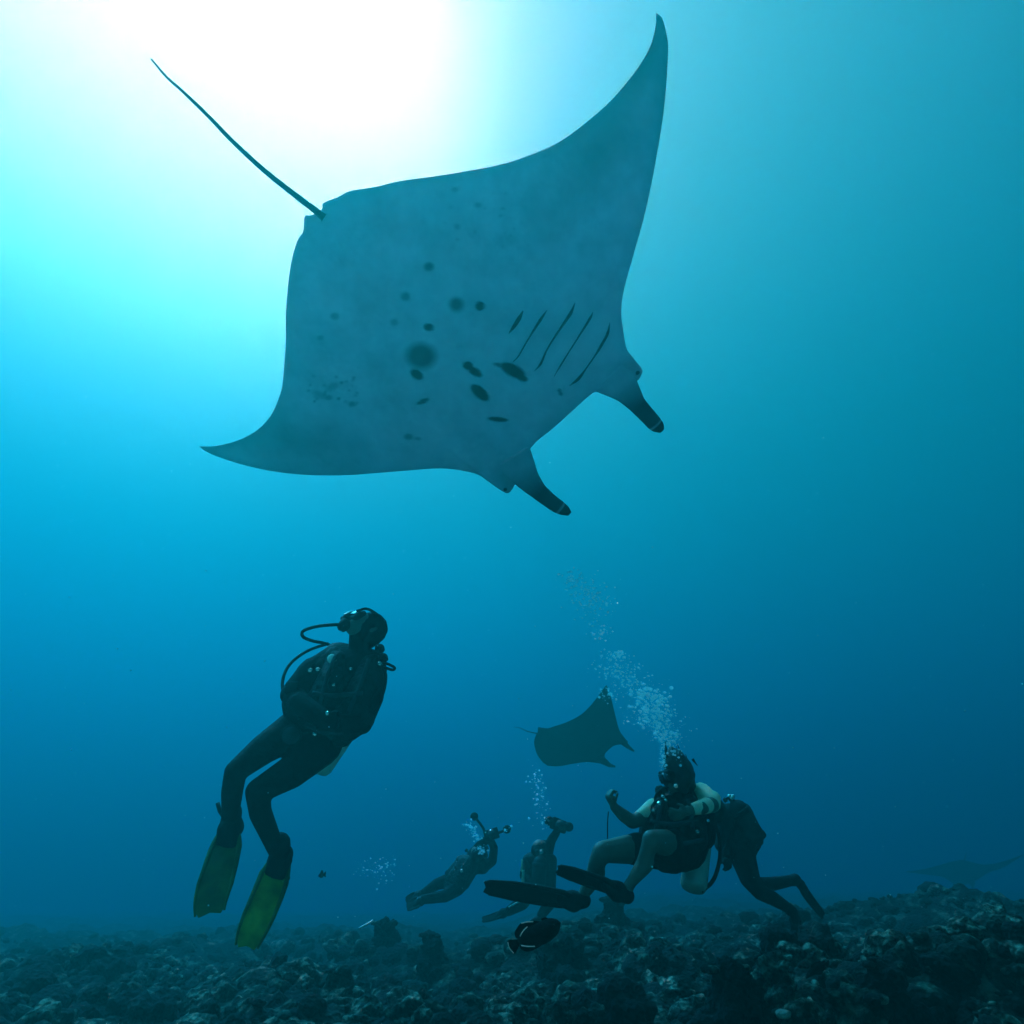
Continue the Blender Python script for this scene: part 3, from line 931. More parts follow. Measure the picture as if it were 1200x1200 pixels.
v1 = link('vest', fused([
    [b1(396, 776, -0.06, 14), b1(388, 800, -0.12, 17), b1(370, 838, -0.1, 20)],
    [b1(432, 780, -0.04, 13), b1(428, 806, -0.10, 17), b1(408, 842, -0.1, 20)],
    [b1(366, 836, -0.08, 20), b1(408, 848, -0.08, 20), b1(356, 850, -0.05, 16), b1(392, 862, -0.05, 16)],
    [b1(396, 772, 0.1, 20), b1(434, 778, 0.1, 18), b1(360, 846, 0.12, 22), b1(396, 856, 0.12, 22)],
    [b1(346, 824, -0.10, 16), b1(346, 838, -0.08, 14), b1(366, 846, -0.1, 14)],
    [b1(424, 842, -0.10, 16), b1(408, 853, -0.1, 16), b1(398, 846, -0.12, 14)],
    [b1(392, 768, -0.04, 11), b1(372, 784, -0.06, 12)], [b1(438, 776, -0.04, 10), b1(442, 800, -0.05, 10)]], 0.011, 3), M['nylon'], d1)
for (x, y, dy, r, m_) in ((389, 772, -0.17, 5.0, 'white'), (364, 786, -0.14, 3.2, 'steel'), (373, 785, -0.17, 3.0, 'steel'), (411, 784, -0.17, 2.2, 'steel'), (445, 778, -0.16, 3.0, 'steel'), (337, 805, -0.19, 3.0, 'steel'), (384, 836, -0.30, 3.0, 'steel'), (394, 852, -0.28, 3.0, 'steel'), (369, 860, -0.2, 3.0, 'steel'), (391, 803, -0.2, 2.4, 'steel')):
    c, r = b1(x, y, dy, r)
    ax_ = (CAM - c).normalized()
    link('buckle', lathe_mesh(c - ax_ * 0.012, c + ax_ * 0.012, [(0, r), (0.008, r * 1.1), (0.016, r * 0.95), (0.024, r * 0.4)], 14), M[m_], v1)
for pts in ([(394, 768), (386, 785), (380, 805), (374, 828)], [(432, 772), (427, 790), (418, 812), (408, 836)], [(366, 812), (390, 815), (425, 812)], [(358, 848), (378, 858), (402, 858)]):
    link('strap', tube_mesh(catmull([PY(x, y, Y1 - 0.205) for x, y in pts], 6), 0.013, 8), M['neoprene_grey'], v1)
for (x, y, r) in ((341, 862, 12.5),):
    c, r = b1(x, y, -0.19, r)
    ax_ = (CAM - c).normalized()
    g = link('pressure_gauge', lathe_mesh(c - ax_ * 0.02, c + ax_ * 0.015, [(0, r * 0.7), (0.008, r), (0.028, r), (0.033, r * 0.85), (0.035, r * 0.4)], 22), M['rubber_grey'], d1)
    link('gauge_face', lathe_mesh(c + ax_ * 0.0145, c + ax_ * 0.018, [(0, r * 0.8), (0.003, r * 0.8)], 22), M['neoprene_grey'], g)
c, r = b1(342, 806, -0.19, 6)
link('wrist_computer', hulls_mesh([[(c + Vector((a * .025, 0, b * .022)), 0.016) for a in (-1, 1) for b in (-1, 1)]]), M['rubber_grey'], d1)
for (x, y) in ((443, 765), (447, 776)):
    c, r = b1(x, y, -0.12, 6)
    link('octopus_regulator', lathe_mesh(c - Vector((0, .03, 0)), c + Vector((0.02, -.02, 0.03)), [(0, r * .6), (.015, r), (.035, r), (.05, r * .5)], 14), M['rubber'], d1)
tank(d1, PY(369, 903, Y1 + 0.10), PY(440, 800, Y1 + 0.28), 0.088, 'alu', None)
IMG = RIGHT
def finline(pts, Y, dys):
    return [(PY(x, y, Y + dy), h * mpp(x, y, Y + dy)) for (x, y, h), dy in zip(pts, dys)]
fin(d1, finline([(272, 952, 12), (269, 972, 15), (265, 990, 15), (259, 1012, 17.5), (252, 1036, 19), (247, 1056, 18), (245.5, 1074, 16)], Y1, [0.0, 0.0, -.03, -.08, -.12, -.15, -.17]), Vector((0.98, 0.05, -0.18)).normalized(), ('neoprene', 'fin_olive', 'fin_olive'))
fin(d1, finline([(328, 988, 13), (328, 1008, 15.5), (322, 1026, 15.5), (313, 1050, 16.5), (303, 1074, 17), (294, 1095, 15.5), (288, 1113, 12.5)], Y1, [0.02, 0.02, 0, -.06, -.12, -.16, -.19]), Vector((0.93, 0.2, -0.28)).normalized(), ('neoprene', 'fin_yellow', 'fin_olive'))
for (x, y, x2, y2) in ((262, 957, 255, 941), (333, 985, 334, 980)):
    link('fin_strap', tube_mesh([PY(x, y, Y1), PY((x + x2) / 2 - 1, (y + y2) / 2 + 1, Y1), PY(x2, y2, Y1)], 0.012, 8), M['rubber'], d1)

# ---- seated diver with bare arms and legs
Y2 = 5.2
b2 = B(Y2)
d2 = thing('person', PY(783, 1020, Y2), 'bare-legged diver with wild floating hair and pale sleeves, seated in midwater with long crossed fins', 'person', 'divers')
hc2 = PY(793, 911, Y2 - 0.02)
look2 = Vector((-0.9, -0.3, -0.2)); up2 = Vector((0.05, 0.0, 1.0))
torso2 = [
    [b2(796, 928, 0, 10), b2(798, 940, 0.02, 14)],
    [b2(774, 948, -0.03, 13), b2(822, 938, 0.08, 13), b2(772, 976, -0.02, 22), b2(812, 972, 0.08, 22)],
    [b2(772, 976, -0.02, 22), b2(812, 972, 0.08, 22), b2(772, 996, -0.02, 19), b2(806, 996, 0.06, 20)],
    [b2(772, 996, -0.02, 19), b2(806, 996, 0.06, 20), b2(786, 1006, 0.02, 14)]]
limbs2 = [
    # raised arm
    [b2(772, 948, -0.04, 12), b2(752, 960, -0.12, 9)], [b2(756, 957, -0.1, 9.5), b2(741, 963, -0.16, 8)],
    [b2(741, 963, -0.16, 8), b2(730, 955, -0.2, 7.5)], [b2(731, 956, -0.2, 7.5), b2(720, 946, -0.22, 5.5)],
    # folded arm
    [b2(822, 932, 0.06, 11.5), b2(834, 943, -0.1, 9)], [b2(834, 943, -0.1, 9), b2(822, 946, -0.2, 8)], [b2(822, 946, -0.2, 8), b2(806, 950, -0.26, 5.8)],
    # thighs and shins
    [b2(776, 996, -0.02, 20), b2(738, 995, -0.16, 16)], [b2(738, 995, -0.16, 16), b2(706, 998, -0.28, 12)],
    [b2(705, 999, -0.28, 11.5), b2(699, 1012, -0.25, 10)], [b2(699, 1012, -0.25, 10), b2(698, 1024, -0.21, 11.5)], [b2(698, 1024, -0.21, 11.5), b2(682, 1051, -0.18, 6)],
    [b2(681, 1052, -0.18, 6.8), b2(681, 1058, -0.18, 7)],
    [b2(800, 996, 0, 20), b2(782, 988, -0.25, 15)], [b2(782, 988, -0.25, 15), b2(763, 984, -0.46, 11)],
    [b2(763, 986, -0.46, 10.5), b2(758, 1000, -0.43, 9)], [b2(758, 1000, -0.43, 9), b2(756, 1012, -0.39, 10.5)], [b2(756, 1012, -0.39, 10.5), b2(739, 1035, -0.36, 6)],
    [b2(738, 1036, -0.36, 6.6), b2(733, 1048, -0.36, 7)]]
wr = PY(720, 946, Y2 - 0.22)
fist = hand(wr, PY(716, 938, Y2 - 0.23) - wr, Vector((0.2, -0.9, 0.3)), 1.15, 1.05, 0.05)
wr2 = PY(806, 950, Y2 - 0.26)
open2 = hand(wr2, PY(790, 958, Y2 - 0.32) - wr2, Vector((0.1, -0.6, 0.8)), 0.55, 1.05, 0.2)
link('body', fused(under(torso2, 0.9) + limbs2 + fist + open2 + face(hc2, look2, up2, 0.98) + [[(hc2 - up2 * 0.06, 0.06), b2(798, 936, 0.01, 10)]], 0.0095, 3), M['skin'], d2)
link('wetsuit', fused([[(c, r + 0.012) for c, r in h] for h in torso2] + [
    [b2(782, 998, -0.02, 21), b2(744, 995, -0.15, 18)], [b2(800, 998, 0, 22), b2(784, 990, -0.23, 17.5)], [b2(790, 1002, 0, 20), b2(778, 1012, 0, 10)]], 0.01, 4), M['neoprene'], d2)
shirt = link('shirt', fused([[b2(822, 931, 0.05, 13.5), b2(834, 941, -0.07, 11)], [b2(816, 928, 0.06, 9), b2(836, 936, 0.0, 9)], [b2(766, 948, -0.06, 12), b2(752, 957, -0.12, 9)],
                             [b2(828, 944, -0.16, 9.2), b2(813, 948, -0.24, 7)]], 0.009, 3), M['shirt'], d2)
# hair: a flame of strands rising from the head
hr = [[b2(797, 908, -0.03, 16.5), b2(793, 892, -0.02, 12)], [b2(791, 895, -0.02, 12.5), b2(788, 882, -0.01, 6.5)], [b2(788, 884, -0.01, 6.5), b2(786, 877, 0.0, 3)],
      [b2(799, 902, 0.0, 14), b2(795, 884, 0.0, 5)], [b2(803, 908, 0.02, 12), b2(801, 892, 0.03, 5)], [b2(803, 914, 0.0, 11), b2(812, 926, 0.04, 5)], [b2(785, 898, -0.04, 8), b2(783, 884, -0.02, 3)],
      [b2(794, 916, -0.06, 9), b2(800, 926, -0.04, 7)]]
ha = link('hair', fused(hr, 0.009, 2), M['hair'], d2)
rr = random.Random(2)
for i in range(34):
    x0, y0 = rr.uniform(778, 812), rr.uniform(886, 908)
    dy = rr.uniform(-0.06, 0.1)
    x1 = 790 + (x0 - 795) * rr.uniform(0.3, 0.9) + rr.uniform(-4, 4)
    y1 = y0 - rr.uniform(10, 24) + abs(x0 - 792) * 0.25
    if rr.random() < 0.2: x1, y1 = x0 + rr.uniform(4, 10), y0 + rr.uniform(8, 16)
    pts = catmull([PY(x0, y0, Y2 + dy), PY((x0 + x1) / 2 + rr.uniform(-2, 2), (y0 + y1) / 2, Y2 + dy), PY(x1, y1, Y2 + dy)], 4)
    link('hair_strand', tube_mesh(pts, [0.011 * (1 - 0.85 * k / (len(pts) - 1)) for k in range(len(pts))], 6), M['hair'], ha)
mask_part(d2, hc2 + look2.normalized() * 0.092 + up2 * 0.02, look2, up2, 1.0)
regulator(d2, hc2 + look2.normalized() * 0.13 - up2 * 0.065, look2, 1.0)
hose(d2, [(783, 922), (776, 924), (770, 930), (768, 938), (774, 948)], [Y2 - .16, Y2 - .16, Y2 - .14, Y2 - .12, Y2 - .1], 0.008)
v2 = link('vest', fused([
    [b2(774, 944, -0.1, 9), b2(766, 972, -0.12, 15), b2(762, 986, -0.1, 14)],
    [b2(808, 940, -0.04, 10), b2(812, 968, -0.08, 16), b2(816, 984, -0.04, 14)],
    [b2(766, 982, -0.1, 14), b2(816, 982, -0.02, 14)],
    [b2(780, 940, 0.16, 14), b2(824, 936, 0.18, 14), b2(780, 990, 0.14, 18), b2(824, 980, 0.18, 15)]], 0.011, 3), M['nylon'], d2)
for pts in ([(776, 938), (772, 955), (768, 975)], [(806, 936), (810, 955), (812, 972)], [(762, 962), (790, 966), (818, 960)], [(758, 984), (788, 990), (826, 984)]):
    link('strap', tube_mesh(catmull([PY(x, y, Y2 - 0.26) for x, y in pts], 6), 0.014, 8), M['neoprene_grey'], v2)
for (x, y, dy, r, m_) in ((792, 921, -0.22, 2.2, 'white'), (777, 934, -0.24, 2.4, 'steel'), (773, 942, -0.26, 2.8, 'steel'), (780, 938, -0.26, 2.0, 'steel'), (829, 962, -0.12, 2.6, 'steel'), (817, 975, -0.2, 2.6, 'steel'), (766, 950, -0.26, 2.2, 'steel')):
    c, r = b2(x, y, dy, r)
    ax_ = (CAM - c).normalized()
    link('buckle', lathe_mesh(c - ax_ * 0.012, c + ax_ * 0.012, [(0, r), (0.008, r * 1.1), (0.016, r * 0.95), (0.024, r * 0.4)], 12), M[m_], v2)
hose(d2, [(775, 936), (768, 940), (764, 948), (768, 958), (776, 962)], [Y2 - .24] * 5, 0.009)
tank(d2, PY(812, 1044, Y2 + 0.12), PY(824, 940, Y2 + 0.34), 0.092, 'alu', None)
hose(d2, [(836, 962), (842, 978), (844, 998), (841, 1018), (834, 1034), (822, 1044)], [Y2 + .2, Y2 + .18, Y2 + .16, Y2 + .14, Y2 + .12, Y2 + .1], 0.011)
hose(d2, [(713, 951), (712, 965), (712, 985)], [Y2 - .2] * 3, 0.003, name='reel_line')
W2 = Vector((0.12, 0.90, 0.30)).normalized()
fin(d2, [(PY(684, 1055, Y2 - .18), 0.052), (PY(672, 1056, Y2 - .18), 0.07), (PY(655, 1053, Y2 - .18), 0.085), (PY(630, 1049, Y2 - .18), 0.10), (PY(600, 1044, Y2 - .18), 0.105), (PY(566, 1039, Y2 - .18), 0.08)], Vector((0.0, 0.86, -0.50)).normalized(), ('rubber', 'rubber', 'rubber'), 0.012, ribs=0)
fin(d2, [(PY(735, 1050, Y2 - .36), 0.05), (PY(724, 1045, Y2 - .36), 0.068), (PY(708, 1037, Y2 - .36), 0.08), (PY(690, 1031, Y2 - .36), 0.09), (PY(670, 1024, Y2 - .36), 0.095), (PY(651, 1018, Y2 - .36), 0.07)], Vector((0.05, 0.88, -0.36)).normalized(), ('rubber', 'rubber', 'rubber'), 0.012, ribs=0)

# ---- diver behind, leaning forward, back to the camera
Y3 = 6.9
b3 = B(Y3)
d3 = thing('person', PY(870, 1000, Y3), 'diver in dark suit leaning forward right behind the seated diver, legs trailing with fins', 'person', 'divers')
suit3 = [
    [b3(846, 958, -0.1, 10), b3(838, 950, -0.15, 9)],
    [b3(850, 956, -0.05, 11), b3(872, 956, 0.1, 11), b3(856, 992, -0.02, 13), b3(878, 986, 0.1, 13)],
    [b3(858, 990, -0.02, 14), b3(876, 988, 0.08, 13), b3(870, 1004, 0.02, 12)],
    [b3(872, 1002, 0.05, 12), b3(878, 1022, 0.06, 10)], [b3(878, 1022, 0.06, 10), b3(884, 1038, 0.08, 8)],
    [b3(884, 1038, 0.08, 8), b3(904, 1036, 0.16, 6.5)], [b3(904, 1036, 0.16, 6.5), b3(926, 1032, 0.25, 5)], [b3(926, 1032, 0.25, 5), b3(932, 1031, 0.27, 6)],
    [b3(868, 1004, -0.06, 12), b3(878, 1030, -0.12, 10)], [b3(878, 1030, -0.12, 10), b3(890, 1045, -0.12, 8)],
    [b3(890, 1045, -0.12, 8), b3(906, 1053, -0.06, 7)], [b3(906, 1053, -0.06, 7), b3(922, 1063, 0.02, 5)], [b3(922, 1063, 0.02, 5), b3(928, 1068, 0.03, 6)],
    [b3(852, 962, -0.12, 8), b3(848, 982, -0.22, 7)], [b3(848, 982, -0.22, 7), b3(850, 1000, -0.26, 5)]]
wr3 = PY(850, 1000, Y3 - .26)
hand3 = hand(wr3, Vector((0.1, -0.2, -0.9)), Vector((-0.8, -0.3, 0)), 0.6)
hc3 = PY(832, 944, Y3 - 0.2)
link('body', fused(under(suit3) + under(hand3, 0.92) + face(hc3, Vector((-0.9, 0.2, 0.2)), Vector((0.1, 0, 1)), 1.0) + [[(hc3, 0.06), b3(842, 952, -0.12, 9)]], 0.012, 3), M['skin'], d3)
link('wetsuit', fused([[(c, r + 0.009) for c, r in h] for h in suit3] + [[(c, r + 0.003) for c, r in h] for h in hand3], 0.012, 4), M['neoprene'], d3)
link('hood', fused([[(hc3, 0.105), (hc3 + Vector((0.04, 0, -0.03)), 0.105)]], 0.012, 2), M['neoprene'], d3)
mask_part(d3, hc3 + Vector((-0.09, 0.02, 0.03)), Vector((-0.9, 0.2, 0.2)), Vector((0.1, 0, 1)))
v3 = link('vest', fused([
    [b3(846, 950, -0.05, 8), b3(872, 950, 0.0, 9), b3(882, 968, 0.0, 8), b3(846, 990, -0.1, 9), b3(872, 992, 0.0, 9)],
    [b3(876, 956, 0.0, 8), b3(890, 986, 0.02, 5), b3(880, 992, 0, 6)], [b3(852, 992, -0.1, 10), b3(866, 1000, -0.05, 8)]], 0.012, 3), M['nylon'], d3)
tank(d3, PY(888, 985, Y3 - 0.1), PY(858, 938, Y3 - 0.12), 0.09, 'rubber_grey')
c, r = b3(859, 934, -0.2, 2.0)
link('tank_light', hulls_mesh([[(c, r), (c + Vector((0, 0, 0.008)), r)]]), M['white'], d3)
hose(d3, [(851, 990), (847, 1000), (851, 1010), (856, 1003)], [Y3 - .3] * 4, 0.009)
c, r = b3(851, 1010, -0.3, 4.5)
link('pressure_gauge', lathe_mesh(c - Vector((0, .02, 0)), c - Vector((0, -.02, 0)), [(0, r * .8), (.01, r), (.03, r), (.04, r * .8)], 16), M['rubber'], d3)
fin(d3, finline([(932, 1030, 5.5), (938, 1036, 6), (944, 1046, 5), (952, 1057, 5), (960, 1067, 4.6), (966, 1075, 4)], Y3, [.27, .28, .3, .33, .36, .38]), Vector((0.75, 0.45, 0.45)).normalized(), ('rubber', 'rubber_grey', 'rubber'))
fin(d3, finline([(926, 1064, 5.5), (930, 1071, 6.5), (932, 1080, 6), (933, 1089, 6), (934, 1097, 6), (934, 1104, 5)], Y3, [.02, .02, .02, .0, -.02, -.04]), Vector((0.95, 0.2, 0.1)).normalized(), ('rubber', 'rubber_grey', 'rubber'))

# ---- far photographer swimming level
Y4 = 9.4
b4 = B(Y4)
d4 = thing('person', PY(520, 1040, Y4), 'far diver swimming level with both arms reaching out around a camera', 'person', 'divers')
suit4 = [
    [b4(540, 1033, 0, 10.5), b4(553, 1012, 0, 10), b4(530, 1040, 0, 9)], [b4(553, 1012, 0, 10), b4(558, 1000, 0, 8), b4(566, 1016, 0.05, 7)],
    [b4(532, 1030, 0.05, 8), b4(512, 1036, 0.1, 5.5)], [b4(512, 1036, 0.1, 5.5), b4(494, 1049, 0.1, 4.2)],
    [b4(536, 1040, -0.05, 8.5), b4(522, 1050, -0.08, 6)], [b4(522, 1050, -0.08, 6), b4(496, 1054, -0.08, 4.4)],
    [b4(556, 1000, 0, 6), b4(563, 990, -0.1, 4.5)], [b4(563, 990, -0.1, 4.5), b4(571, 983, -0.2, 3.6)],
    [b4(565, 1017, 0.05, 6), b4(577, 1009, -0.05, 4.6)], [b4(577, 1009, -0.05, 4.6), b4(579, 994, -0.15, 4)], [b4(579, 994, -0.15, 4), b4(575, 984, -0.2, 3.2)]]
w4 = PY(571, 983, Y4 - .2)
h4 = hand(w4, Vector((0.8, -0.2, 0.6)), Vector((-0.5, -0.5, 0.5)), 0.7) + hand(PY(575, 984, Y4 - .2), Vector((0.3, -0.2, 0.9)), Vector((-0.7, -0.5, 0.2)), 0.7)
hc4 = PY(562, 1000, Y4 - 0.08)
lk4 = Vector((0.5, -0.4, 0.7))
link('body', fused(under(suit4) + h4 + face(hc4, lk4, Vector((-0.5, 0.2, 0.8)), 0.95) + [[(hc4, 0.06), b4(556, 1006, 0, 6)]], 0.015, 3), M['skin'], d4)
link('wetsuit', fused([[(c, r + 0.01) for c, r in h] for h in suit4], 0.015, 3), M['neoprene'], d4)
link('hood', fused([[(hc4 - lk4 * 0.02, 0.105), (hc4 - lk4 * 0.05, 0.1)]], 0.015, 2), M['neoprene'], d4)
mask_part(d4, hc4 + lk4.normalized() * 0.09, lk4, Vector((-0.5, 0.2, 0.8)))
link('vest', fused([[b4(536, 1036, -0.02, 11), b4(552, 1012, -0.02, 11)], [b4(530, 1030, 0, 8), b4(545, 1010, 0, 8)]], 0.015, 3), M['nylon'], d4)
tank(d4, PY(527, 1029, Y4 + 0.05), PY(548, 1003, Y4 + 0.05), 0.085, 'rubber')
c, r = b4(541, 1021, -0.25, 1.6)
link('buckle', hulls_mesh([[(c, r), (c + Vector((0, 0, 0.01)), r)]]), M['white'], d4)
fin(d4, finline([(497, 1048, 4.5), (491, 1050, 7), (485, 1054, 8), (480, 1057, 8), (475, 1059, 6)], Y4, [.1] * 5), Vector((0.4, 0.3, 0.8)).normalized(), ('rubber', 'rubber_grey', 'rubber'))
fin(d4, finline([(499, 1054, 4.5), (493, 1056, 6), (487, 1058, 7), (481, 1061, 6.5), (476, 1063, 5)], Y4, [-.08] * 5), Vector((0.3, 0.5, 0.7)).normalized(), ('rubber', 'rubber_grey', 'rubber'))
# camera rig that diver holds
def camera_rig(c, right, up, s, arms, label):
    t = thing('underwater_camera', c, label, 'camera')
    fwd = right.cross(up).normalized()
    link('housing', hulls_mesh([[(c + right * a * 0.085 * s + up * b * 0.055 * s + fwd * d * 0.04 * s, 0.015 * s) for a in (-1, 1) for b in (-1, 1) for d in (-1, 1)]]), M['rubber'], t)
    link('dome_port', lathe_mesh(c + fwd * 0.045 * s, c + fwd * 0.13 * s, [(0, 0.05 * s), (0.03 * s, 0.06 * s), (0.06 * s, 0.055 * s), (0.085 * s, 0.02 * s)], 18), M['glass'], t)
    for p in arms:
        a = link('strobe_arm', tube_mesh(catmull([c + right * (0.08 * s if (p[-1] - c).dot(right) > 0 else -0.08 * s)] + p, 5), 0.016, 8), M['rubber_grey'], t)
        e = p[-1]
        link('strobe', lathe_mesh(e - fwd * 0.06 * s, e + fwd * 0.08 * s, [(0, 0.03), (0.02, 0.05 * s), (0.11 * s, 0.055 * s), (0.13 * s, 0.04 * s)], 14), M['rubber'], a)
    return t
camera_rig(PY(576, 978, Y4 - .3), Vector((0.95, 0, 0.3)).normalized(), Vector((-0.3, 0, 0.95)), 0.9,
           [[PY(584, 976, Y4 - .3), PY(594, 972, Y4 - .3)], [PY(566, 970, Y4 - .3), PY(556, 957, Y4 - .3)]], 'camera rig with two strobe arms held by the level-swimming far diver')

# ---- far diver upright, one arm raising a camera
Y5 = 9.2
b5 = B(Y5)
d5 = thing('person', PY(628, 1050, Y5), 'far upright diver seen from behind raising a camera in one stretched arm', 'person', 'divers')
suit5 = [
    [b5(622, 1008, 0, 8), b5(645, 1010, 0, 7), b5(622, 1036, 0, 10), b5(642, 1038, 0, 9)], [b5(633, 998, 0, 7), b5(633, 1006, 0, 9)],
    [b5(640, 1002, 0, 7), b5(646, 985, -0.05, 4.6)], [b5(646, 985, -0.05, 4.6), b5(653, 974, -0.1, 3.6)],
    [b5(622, 1040, 0, 9), b5(612, 1058, -0.1, 7)], [b5(612, 1058, -0.1, 7), b5(596, 1068, 0.05, 4.4)],
    [b5(642, 1040, 0, 9), b5(644, 1058, -0.05, 6.5)], [b5(644, 1058, -0.05, 6.5), b5(634, 1073, 0.08, 4.4)],
    [b5(618, 1010, -0.05, 6), b5(614, 1026, -0.12, 4.6)], [b5(614, 1026, -0.12, 4.6), b5(622, 1036, -0.22, 3.4)]]
h5 = hand(PY(653, 974, Y5 - .1), Vector((0.4, 0, 0.9)), Vector((0.8, -0.3, 0)), 0.8) + hand(PY(622, 1036, Y5 - .22), Vector((0.8, -0.2, -0.3)), Vector((0, -0.5, 0.8)), 0.6)
hc5 = PY(634, 994, Y5 - 0.02); lk5 = Vector((0.6, 0.5, 0.6))
link('body', fused(under(suit5) + h5 + face(hc5, lk5, Vector((-0.3, -0.2, 0.9)), 0.95), 0.015, 3), M['skin'], d5)
link('wetsuit', fused([[(c, r + 0.01) for c, r in h] for h in suit5], 0.015, 3), M['neoprene'], d5)
link('hood', fused([[(hc5 - lk5 * 0.02, 0.105), (hc5 - lk5 * 0.05, 0.1)]], 0.015, 2), M['neoprene'], d5)
mask_part(d5, hc5 + lk5.normalized() * 0.09, lk5, Vector((-0.3, -0.2, 0.9)))
link('vest', fused([[b5(620, 1008, -0.04, 8), b5(646, 1008, -0.04, 7), b5(620, 1036, -0.05, 9), b5(644, 1036, -0.05, 8)]], 0.015, 3), M['nylon'], d5)
tank(d5, PY(630, 1042, Y5 - 0.22), PY(634, 1002, Y5 - 0.2), 0.085, 'rubber')
link('side_stripe', hulls_mesh([[b5(613.5, 1021, -0.2, 1.5), b5(612.5, 1035, -0.2, 2.2)], [b5(612, 1008, -0.15, 1), b5(611, 1020, -0.18, 1.2)]]), M['shirt'], d5)
fin(d5, finline([(597, 1067, 4.5), (590, 1070, 6), (582, 1073, 6.5), (573, 1076, 6.5), (564, 1078, 5.5)], Y5, [.05] * 5), Vector((0.2, 0.8, 0.4)).normalized(), ('rubber', 'rubber_grey', 'rubber'))
fin(d5, finline([(635, 1072, 4.5), (630, 1079, 6), (625, 1086, 6.5), (620, 1094, 6)], Y5, [.08] * 4), Vector((0.8, 0.2, 0.3)).normalized(), ('rubber', 'rubber_grey', 'rubber'))
camera_rig(PY(655, 967, Y5 - .12), Vector((0.92, 0.1, -0.35)).normalized(), Vector((0.35, 0, 0.92)), 1.0,
           [[PY(648, 964, Y5 - .12), PY(643, 962, Y5 - .12)], [PY(662, 970, Y5 - .12), PY(666, 969, Y5 - .12)]], 'camera rig raised high in one hand by the far upright diver')
ps = link('pointer_stick', tube_mesh([PY(596, 1063.5, Y5 - .25), PY(604, 1059, Y5 - .25), PY(613, 1054.5, Y5 - .25)], 0.012, 8), M['white'])
tag(ps, 'thin pale pointer stick below the far upright diver', 'stick')

# ------------------------------------------------------------------ fish
def fish(outline_top, outline_bot, Y, label, fins, eye, lines, thick=0.035, grp='reef fish'):
    n = 26
    top = cat2(outline_top, 8); bot = cat2(outline_bot, 8)
    def res(p):
        p = np.array(p); d = np.r_[0, np.cumsum(np.hypot(*np.diff(p, axis=0).T))]
        s = np.linspace(0, d[-1], n)
        return np.stack([np.interp(s, d, p[:, 0]), np.interp(s, d, p[:, 1])], 1)
    a, b = res(top), res(bot)
    root = thing('fish', PY(*((a[n // 2] + b[n // 2]) / 2), Y), label, 'fish', grp)
    vs_, fs = [], []
    K = 20
    for i in range(n):
        t = i / (n - 1)
        w_ = thick * max(0.02, (math.sin(math.pi * min(1, t * 0.93 + 0.05)) ** 0.6))
        ca, cb = PY(*a[i], Y), PY(*b[i], Y)
        c = (ca + cb) / 2; h = (ca - cb) / 2
        for k in range(K):
            an = 2 * math.pi * k / K
            vs_.append(c + h * math.cos(an) + Vector((0, 1, 0)) * w_ * math.sin(an))
    for i in range(n - 1):
        for k in range(K):
            k2 = (k + 1) % K
            fs.append((i * K + k, i * K + k2, (i + 1) * K + k2, (i + 1) * K + k))
    fs.append(tuple(range(K))[::-1]); fs.append(tuple((n - 1) * K + k for k in range(K)))
    me = bpy.data.meshes.new('fish_body'); me.from_pydata([tuple(v) for v in vs_], [], fs); me.update()
    link('body', me, M['fish'], root)
    for nm, poly in fins:
        P = cat2(poly + [poly[0]], 5)[:-1]
        bm = bmesh.new()
        f1 = [bm.verts.new(PY(x, y, Y - 0.004)) for x, y in P]
        f2 = [bm.verts.new(PY(x, y, Y + 0.004)) for x, y in P]
        bm.faces.new(f1); bm.faces.new(f2[::-1])
        for k in range(len(P)):
            k2 = (k + 1) % len(P)
            bm.faces.new((f1[k2], f1[k], f2[k], f2[k2]))
        bmesh.ops.triangulate(bm, faces=bm.faces)
        me = bpy.data.meshes.new(nm); bm.to_mesh(me); bm.free()
        link(nm, me, M['fish'], root, smooth=False)
    if eye:
        link('eye', hulls_mesh([[(PY(eye[0], eye[1], Y - thick * 0.8), eye[2] * mpp(eye[0], eye[1], Y))]]), M['rubber_grey'], root)
    for L_ in lines:
        link('fin_stripe', tube_mesh(catmull([PY(x, y, Y - dy) for x, y, dy in L_], 5), 0.0018, 6), M['fishline'], root)
    return root

fish([(657, 1081), (652, 1077), (643, 1076), (634, 1079), (625, 1083), (616, 1088), (610, 1095), (606, 1101)],
     [(657, 1082), (656, 1089), (653, 1095), (646, 1102), (637, 1107), (627, 1110), (616, 1110), (608, 1106)], 2.6,
     'black triggerfish with thin pale lines along its fins over the reef',
     [('dorsal_fin', [(634, 1080), (626, 1079), (618, 1080), (611, 1081.5), (606, 1087), (603, 1094), (606, 1100), (613, 1094)]),
      ('anal_fin', [(636, 1107), (629, 1111.5), (620, 1115), (612, 1113.5), (609, 1108), (616, 1107)]),
      ('tail_fin', [(609, 1101), (602, 1101), (594.5, 1103), (596, 1111), (602, 1118), (606, 1113), (609, 1107)]),
      ('first_dorsal_fin', [(644, 1077), (639, 1075), (634, 1077), (638, 1080)])],
     (649, 1084, 1.4), [[(618, 1086, .034), (613, 1091, .03), (609.5, 1097, .02)], [(625, 1080, .006), (617, 1080.5, .006), (611, 1082, .006)], [(611, 1108, .02), (618, 1109, .03), (627, 1109, .03)], [(595, 1104, .006), (597, 1111, .006), (602, 1117, .006)]])
